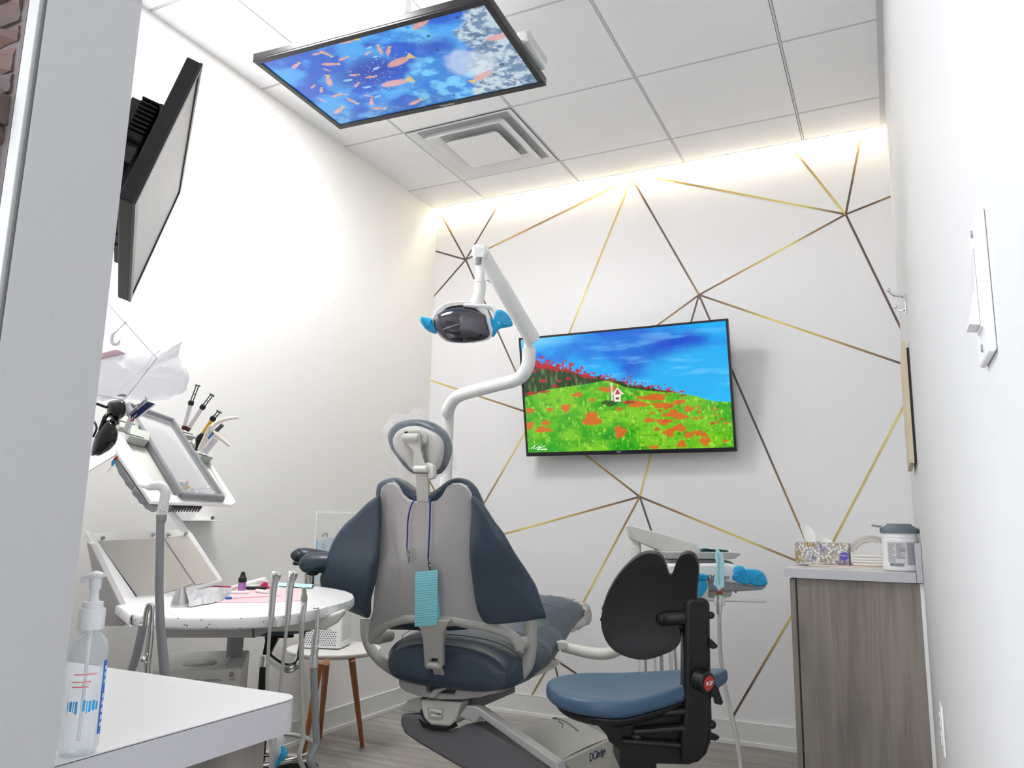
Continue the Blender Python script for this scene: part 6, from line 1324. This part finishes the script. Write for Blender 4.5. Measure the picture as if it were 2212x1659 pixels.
t = thing('saliva_ejector', 'saliva ejector with sage green tip, between the silver handpieces and hooked suction', 'handpiece', W(652, 1345, d=dh[2]), 'instruments hanging on the cart edge'); w = lambda a, c_, dd=0: W(a, c_, d=dh[2]+dd)
b = MB(); b.tube([w(657, 1269), w(657, 1282), w(657, 1288), w(656.5, 1298)], [.0058, .0058, .0085, .0085], 16, smooth=3); b.build('tip', 'green', t)
b = MB(); b.tube([w(656.5, 1298), w(655, 1320), w(654, 1322), w(652, 1347)], [.0080, .0080, .006, .0065], 16); b.build('valve_body', 'silver', t)
b = MB(); b.ball(w(657, 1305, -.008), .0045); b.tube([w(657, 1305, -.010), w(663, 1300, -.010)], .0013, 8); b.build('lever', 'chrome', t)
b = MB(); b.tube([w(652, 1347), w(651, 1380), w(651, 1440), w(652, 1500), w(655, 1590), w(658, 1665), Vector((.9, 2.2, .02))], .0062, 12, smooth=5); b.build('hose', 'hose2', t)
t = thing('suction_tip_holder', 'steel hooked suction valve with ribbed grey hose, rightmost on the cart edge', 'handpiece', W(680, 1430, d=dh[3]), 'instruments hanging on the cart edge'); w = lambda a, c_, dd=0: W(a, c_, d=dh[3]+dd)
b = MB(); b.tube([w(676, 1314), w(684, 1313), w(687.5, 1315), w(688, 1325)], .0032, 10, smooth=3); b.build('hook', 'silver', t)
b = MB(); b.tube([w(686, 1318), w(685, 1355), w(684, 1368), w(681, 1385), w(680, 1400), w(679, 1416), w(678, 1418), w(678, 1440)], [.0052, .0055, .0075, .0100, .0105, .0098, .0112, .0112], 18, smooth=2); b.build('valve_body', 'silver', t)
b = MB(); b.ball(w(684, 1396, -.011), .0058); b.tube([w(684, 1396, -.014), w(690, 1388, -.014)], .0015, 8); b.build('lever', 'white', t)
pts, rr__ = spline([w(678, 1440), w(679, 1490), w(681, 1540), w(684, 1600), w(687, 1670), Vector((1.0, 2.3, .03))], 26, None)
b = MB(); b.tube(pts, [.0093+.0006*(k % 2) for k in range(len(pts))], 14); b.build('hose', 'hose', t)

# ---- things on the cart top
def on(u, v): return W(u, v, z=ZT)
p_ = on(388, 1311); dd_ = (p_-CAM).dot(FW)/F_PX
t = thing('metal_cone', 'brushed metal cone standing on the cart top', 'cone', p_)
b = MB(); b.lathe([(18.5*dd_, 0), (19*dd_, .002), (17.5*dd_, 12*dd_), (12*dd_, 26*dd_), (7*dd_, 42*dd_), (6*dd_, 42.5*dd_), (5*dd_, 36*dd_)], p_, n=36); b.build('cone', 'steel', t)
t = thing('foil_pouch', 'crumpled silver-clear instrument pouch lying on the cart top', 'pouch', on(440, 1295))
b = MB(); rs = random.Random(13); c00, c10, c11, c01 = on(410, 1313), on(478, 1300), on(508, 1277), on(372, 1287); g = []
for i in range(8):
    row = []
    for k in range(15):
        a, c_ = k/14, i/7; p = c00.lerp(c10, a).lerp(c01.lerp(c11, a), c_); e = math.sin(PI*a)**.5*math.sin(PI*c_)**.5 if 0 < a < 1 and 0 < c_ < 1 else 0; row.append(p+Vector((rs.uniform(-.003, .003), rs.uniform(-.003, .003), .002+e*(.020+rs.uniform(-.008, .010)))))
    g.append(row)
M['foil'] = mat('pouch_foil', (.66, .67, .70), .25, metal=.35); b.sheet(g, .0008); b.build('film', 'foil', t, angle=18)
t = thing('pink_paper', 'pink tray paper lying on the cart top', 'paper', on(570, 1290))
b = MB(); b.prism([on(466, 1302), on(582, 1302), on(648, 1298), on(652, 1274), on(560, 1272), on(490, 1275)], (0, 0, .0015)); b.build('sheet', 'pink', t, smooth=False)
def stick(name, u0, v0, u1, v1, r, m, lab, cat, z=.004, tip=None, grp=None, n=12, b2=None):
    a = on(u0, v0)+Vector((0, 0, z)); c_ = on(u1, v1)+Vector((0, 0, z if b2 is None else b2)); t = thing(name, lab, cat, a, grp)
    b = MB(); b.tube([a, a.lerp(c_, .06), a.lerp(c_, .94), c_], [r*.75, r, r, r*.75], n); b.build('shaft', m, t)
    if tip: b = MB(); b.tube([a, a.lerp(c_, tip[0])], tip[2], n); b.build('tip', tip[1], t)
    return t
p_ = on(522, 1278); dd_ = (p_-CAM).dot(FW)/F_PX
t = thing('dropper_bottle', 'small purple dropper bottle with black cap on the cart top', 'bottle', p_+Vector((0, 0, .002)))
M['purple'] = mat('purple_liquid', (.50, .22, .62), .15, trans=.3); p_ = p_+Vector((0, 0, .0016))
b = MB(); b.lathe([(7.5*dd_, 0), (8.2*dd_, .001), (8.2*dd_, 17*dd_), (5*dd_, 20*dd_)], p_, n=24); b.build('bottle', 'purple', t)
b = MB(); b.lathe([(8.6*dd_, 19*dd_), (8.6*dd_, 28*dd_), (6.5*dd_, 30*dd_), (3.5*dd_, 40*dd_), (2*dd_, 41*dd_)], p_, n=24); b.build('cap', 'black', t)
stick('applicator_brush', 450, 1269, 500, 1270, .0028, 'magenta', 'magenta applicator brush lying left of the dropper bottle', 'brush', z=.004)
stick('cotton_roll', 500, 1276, 572, 1262, .007, 'paperw', 'long white cotton roll resting on the black item behind the dropper bottle', 'cotton roll', z=.009, grp='cotton rolls on the cart', b2=.020)
stick('cotton_roll', 500, 1284, 537, 1284, .005, 'paperw', 'short white cotton roll lying in front of the dropper bottle', 'cotton roll', z=.0062, grp='cotton rolls on the cart')
stick('cotton_roll', 552, 1281, 580, 1284, .006, 'paperw', 'short white cotton roll lying just left of the silver handpiece', 'cotton roll', z=.0072, grp='cotton rolls on the cart')
stick('applicator_stick', 487, 1296, 606, 1290, .0016, 'pink2' if 'pink2' in M else M.setdefault('pink2', mat('pink_stick', (.80, .45, .50), .5)), 'thin pink stick with a blue tip lying on the pink paper', 'stick', z=.0045, tip=(.10, 'bluel', .0048))
stick('mirror_handle', 531, 1275, 576, 1275, .0058, 'black', 'black instrument handle lying behind the cotton rolls', 'handle', z=.0076)
t = thing('curing_clip', 'magenta and white plastic clip standing on the cart top', 'clip', on(575, 1272))
b = MB(); q_ = on(575, 1273); b.tube([q_+Vector((-.02, -.01, .006)), q_+Vector((-.004, 0, .02)), q_+Vector((0, .004, .006)), q_+Vector((.03, .02, .005))], [(.004, .003), (.006, .004), (.008, .005), (.005, .004)], 12, smooth=4); b.build('clip', 'magenta', t)
b = MB(); b.tube([q_+Vector((-.04, .0, .022)), q_+Vector((-.02, .002, .026)), q_+Vector((-.002, .004, .024))], [(.003, .006), (.005, .008), (.004, .006)], 12, smooth=4); b.build('jaw', 'paperw', t)
t = thing('blue_pouch', 'flat pale blue sterile pouch lying at the rear of the cart top', 'pouch', on(640, 1266))
b = MB(); rs = random.Random(3); A_, B_2, C_, D_ = on(600, 1268), on(672, 1272), on(680, 1266.5), on(604, 1263)
b.sheet([[A_.lerp(B_2, k/8).lerp(D_.lerp(C_, k/8), i/4)+Vector((0, 0, .003+.006*math.sin(PI*i/4)+rs.uniform(0, .002))) for k in range(9)] for i in range(5)], .001); b.build('pouch', 'paleblue', t, angle=20)

# ------------------------------------------------------------------ assistant stool
AC = Vector((.40, 2.38, 0)); 
AC = Vector((*W(572, 1420, d=2.80)[:2], 0))
t = thing('assistant_stool', 'assistant stool with two blue padded torso arms, black column and chrome ring behind the cart', 'stool', AC)
b = MB(); b.cyl((AC.x, AC.y, .10), (AC.x, AC.y, .30), .026, n=24); b.build('column', 'black', t)
zc1 = W(572, 1438, d=2.8).z; zc2 = W(572, 1416, d=2.8).z
b = MB(); b.cyl((AC.x, AC.y, zc1), (AC.x, AC.y, zc2), .018, n=24); b.lathe([(.021, 0), (.021, .006)], (AC.x, AC.y, zc1), n=24); b.build('collar', 'chrome', t)
b = MB(); b.prism([W(u, v, d=2.78) for u, v in [(566, 1415), (572, 1385), (570, 1368), (600, 1366), (598, 1384), (590, 1398), (582, 1415)]], FH*.03); b.build('tilt_bracket', 'black', t, bevel=.004)
b = MB(); b.prism([W(u, v, d=2.78) for u, v in [(590, 1370), (632, 1371), (632, 1378), (590, 1379)]], FH*.02); b.build('tilt_lever', 'black', t, bevel=.002)
b = MB(); b.cyl((AC.x, AC.y, zc1-.08), (AC.x, AC.y, zc1), .016, n=20); b.build('gas_rod', 'black', t)
# seat hidden behind the cart top
b = MB(); zs_ = W(580, 1366, d=2.8).z; b.lathe([(.12, 0), (.165, .008), (.18, .03), (.17, .055), (.10, .062), (.002, .06)], (AC.x, AC.y, zs_), n=40); b.build('seat', 'vinyl', t, angle=70)
b = MB(); b.tube([W(583, 1418, d=2.78), W(605, 1434, d=2.70), W(625, 1441, d=2.66), W(642, 1432, d=2.70), W(648, 1410, d=2.78), W(656, 1370, d=2.86), W(666, 1310, d=2.9), W(672, 1240, d=2.92)], .012, 16, smooth=6); b.build('support_tube', 'chrome', t)
b = MB(); b.tube([W(583, 1425, d=2.78), W(603, 1442, d=2.70), W(625, 1449, d=2.655), W(645, 1440, d=2.69)], .008, 12, smooth=5); b.build('lower_tube', 'chrome', t)
b = MB(); b.cyl(W(671, 1262, d=2.92), W(672, 1234, d=2.92), .015, n=20); b.cyl(W(661, 1262, d=2.92), W(661.5, 1240, d=2.92), .006, n=12); b.build('arm_post', 'chrome', t)
def tarm(px, d0, d1, r):
    b = MB(); n_ = len(px); b.tube([W(u, v, d=d0+(d1-d0)*k/(n_-1)) for k, (u, v) in enumerate(px)], r, 20, smooth=5, flat=(0, 0, 1)); b.build('torso_arm', 'vinyl3', t, angle=80)
M['vinyl3'] = mat('slate_vinyl_arm', (.022, .036, .050), .32)
tarm([(636, 1199), (643, 1200), (660, 1200), (690, 1202), (720, 1206)], 3.0, 3.05, [(.012, .02), (.028, .03), (.030, .04), (.026, .04), (.02, .03)])
tarm([(649, 1213), (657, 1215), (674, 1217), (698, 1215), (730, 1212)], 2.9, 2.92, [(.014, .02), (.033, .03), (.040, .04), (.038, .045), (.03, .04)])
b = MB(); b.ball(W(640, 1217, d=2.99), (.016, .012, .008)); b.ball(W(675, 1238, d=2.90), (.026, .018, .010)); b.build('arm_mount', 'black', t)
for k in range(5):
    a = 2*PI*k/5+.25; q_ = Vector((math.cos(a), math.sin(a), 0)); b = MB(); b.tube([AC+Vector((0, 0, .11)), AC+q_*.14+Vector((0, 0, .10)), AC+q_*.27+Vector((0, 0, .075)), AC+q_*.30+Vector((0, 0, .065))], [(.03, .022), (.026, .016), (.018, .014), (.012, .01)], 12, smooth=3); lg = b.build('leg', 'black', t)
    b = MB(); b.tube([AC+q_*.06+Vector((0, 0, .128)), AC+q_*.16+Vector((0, 0, .115)), AC+q_*.26+Vector((0, 0, .095))], .007, 10, smooth=4); b.build('leg_trim', 'chrome', lg)
    e_ = AC+q_*.285; pz = Vector((-q_.y, q_.x, 0)); b = MB(); b.cyl(e_+pz*.022+Vector((0, 0, .027)), e_-pz*.022+Vector((0, 0, .027)), .027); b.build('caster', 'black', lg)
b = MB(); b.tube([AC+Vector((.20*math.cos(2*PI*k/36), .20*math.sin(2*PI*k/36), .20)) for k in range(37)], .009, 12); b.tube([AC+Vector((-.2, 0, .2)), AC+Vector((0, 0, .18)), AC+Vector((.2, 0, .2))], .007, 10); b.build('foot_ring', 'chrome', t)

# ------------------------------------------------------------------ side table and purifier
SC = Vector((.235, 2.88, 0)); sz = W(735, 1411, y=2.78).z
t = thing('side_table', 'small round white side table with orange wooden legs by the left wall', 'side table', (SC.x, SC.y, 0))
rT = .205
b = MB(); b.lathe([(rT*.9, -.022), (rT*.98, -.012), (rT, -.004), (rT*.99, 0), (.002, 0)], (SC.x, SC.y, sz), n=56); b.build('tabletop', 'tabw' if 'tabw' in M else M.setdefault('tabw', mat('table_white', (.78, .77, .75), .35)), t, angle=60)
def tleg(ut, vt, fx, fy):
    tp_ = W(ut, vt, z=sz-.02); b = MB(); b.tube([Vector((tp_.x, tp_.y, sz-.021)), Vector((fx, fy, .0))], [.0145, .0095], 18); b.build('leg', 'orange', t)
f1_ = W(783, 1614, z=0); tleg(760, 1424, f1_.x, f1_.y)
f2_ = W(688, 1594, z=0); tleg(705, 1430, max(.03, f2_.x), f2_.y)
f3_ = W(648, 1664, z=0); tleg(692, 1432, f3_.x, f3_.y)
t = thing('air_purifier', 'white perforated air purifier box on the small round side table', 'air purifier', (SC.x, SC.y, sz))
cP = W(734, 1404, z=sz); cL = W(650, 1401, z=sz); cR = W(782, 1387, z=sz); el = (cL-cP); er = (cR-cP); eln = el.normalized(); ern = Vector((-eln.y, eln.x, 0)); ern = ern if ern.dot(er) > 0 else -ern
Lw, Rw = min(.19, el.length), .17; hz = .175
def foot(o_, z, r=.02):
    P_ = [cP+eln*o_+ern*o_, cP+eln*(Lw-o_)+ern*o_, cP+eln*(Lw-o_)+ern*(Rw-o_), cP+eln*o_+ern*(Rw-o_)]; out = []
    for k in range(4):
        a, m_, c_ = P_[k-1], P_[k], P_[(k+1) % 4]; u1, u2 = (a-m_).normalized(), (c_-m_).normalized()
        for s_ in range(5):
            t_ = s_/4; out.append(((m_+u1*r)*(1-t_)**2+m_*2*t_*(1-t_)+(m_+u2*r)*t_**2).xy.to_3d()+Vector((0, 0, z)))
    return out
b = MB(); b.rings([foot(.004, sz+.0006), foot(.004, sz+.005)]); b.build('base_ring', 'black', t)
b = MB(); b.rings([foot(0, sz+.005), foot(0, sz+hz-.008), foot(.006, sz+hz)]); b.build('housing', 'white', t, angle=50)
b = MB(); nL = -ern
for i in range(10):
    for k in range(13):
        p = cP+eln*(.022+.0105*k+(.00525 if i % 2 else 0))+Vector((0, 0, .018+.0092*i)); p.z += 0
        if i > 6 and k < (i-6)*2: continue
        b.cyl(p+nL*.0002, p+nL*.0006, .0028, n=8)
b.build('perforation', 'dgrey', t, smooth=False)
b = MB(); nR = -eln
for i in range(20):
    for k in range(14):
        p = cP+ern*(.020+.0095*k+(.0047 if i % 2 else 0))+Vector((0, 0, .035+.0064*i)); b.cyl(p+nR*.0002, p+nR*.0005, .0021, n=6)
b.build('side_perforation', 'hose', t, smooth=False)

# ------------------------------------------------------------------ poster on the left wall
t = thing('wall_poster', 'white printed poster low on the left wall, half hidden behind the chair wing', 'poster', (0, 3.15, .86))
b = MB(); b.bx(.0004, .006, 2.985, 3.36, .70, 1.035); b.build('board', 'paperw', t, smooth=False)
b = MB(); b.bx(.006, .0064, 2.993, 2.998, .71, .905); b.build('blue_edge', 'lcyan', t, smooth=False)
b = MB(); b.prism([(.0062, 3.0, .71), (.0062, 3.35, .71), (.0062, 3.35, .98), (.0062, 3.16, .925), (.0062, 3.0, .90)], (.0003, 0, 0)); M['poster_b'] = mat('poster_tint', (.60, .74, .82), .6); b.build('tinted_area', 'poster_b', t, smooth=False)
text('poster_lettering', 'eTS', .030, (.0068, 3.05, .928), (0, 1, 0), (0, 0, 1), 'hose', t); text('poster_lettering', 'Q', .034, (.0068, 3.045, .875), (0, 1, 0), (0, 0, 1), 'hose', t)
# hanging waste bag under the cart
t = thing('waste_bag', 'white and blue plastic bag hanging below the foreground desk corner', 'bag', W(605, 1655, d=1.9))
for nm, m, px in (('white_part', 'bag', [(588, 1585), (604, 1582), (614, 1590), (616, 1602), (607, 1612), (612, 1630), (600, 1650), (590, 1668), (580, 1660)]), ('blue_part', 'bluefilm', [(607, 1612), (618, 1615), (622, 1628), (616, 1640), (600, 1655), (594, 1664), (590, 1655), (600, 1635)])):
    o = closed_spline(px, 2); cu_ = sum(q.x for q in o)/len(o); cv_ = sum(q.y for q in o)/len(o); rs = random.Random(4)
    b = MB(); b.rings([[W(cu_+(q.x-cu_)*s_, cv_+(q.y-cv_)*s_, d=1.9+dd+rs.uniform(-.004, .004)) for q in o] for s_, dd in ((.05, -.03), (.5, -.025), (.85, -.012), (1, 0), (.8, .02), (.05, .025))]); b.build(nm, m, t, angle=30)
# ------------------------------------------------------------------ world and view
w = bpy.data.worlds.new('world'); sc.world = w; w.use_nodes = True
w.node_tree.nodes['Background'].inputs[0].default_value = (.9, .94, 1, 1); w.node_tree.nodes['Background'].inputs[1].default_value = 1.9  # even world light added as frontal fill through the open front
sc.view_settings.view_transform = 'Standard'; sc.view_settings.look = 'None'; sc.view_settings.gamma = 1; sc.view_settings.use_curve_mapping = False
sc.view_settings.exposure = EXPO
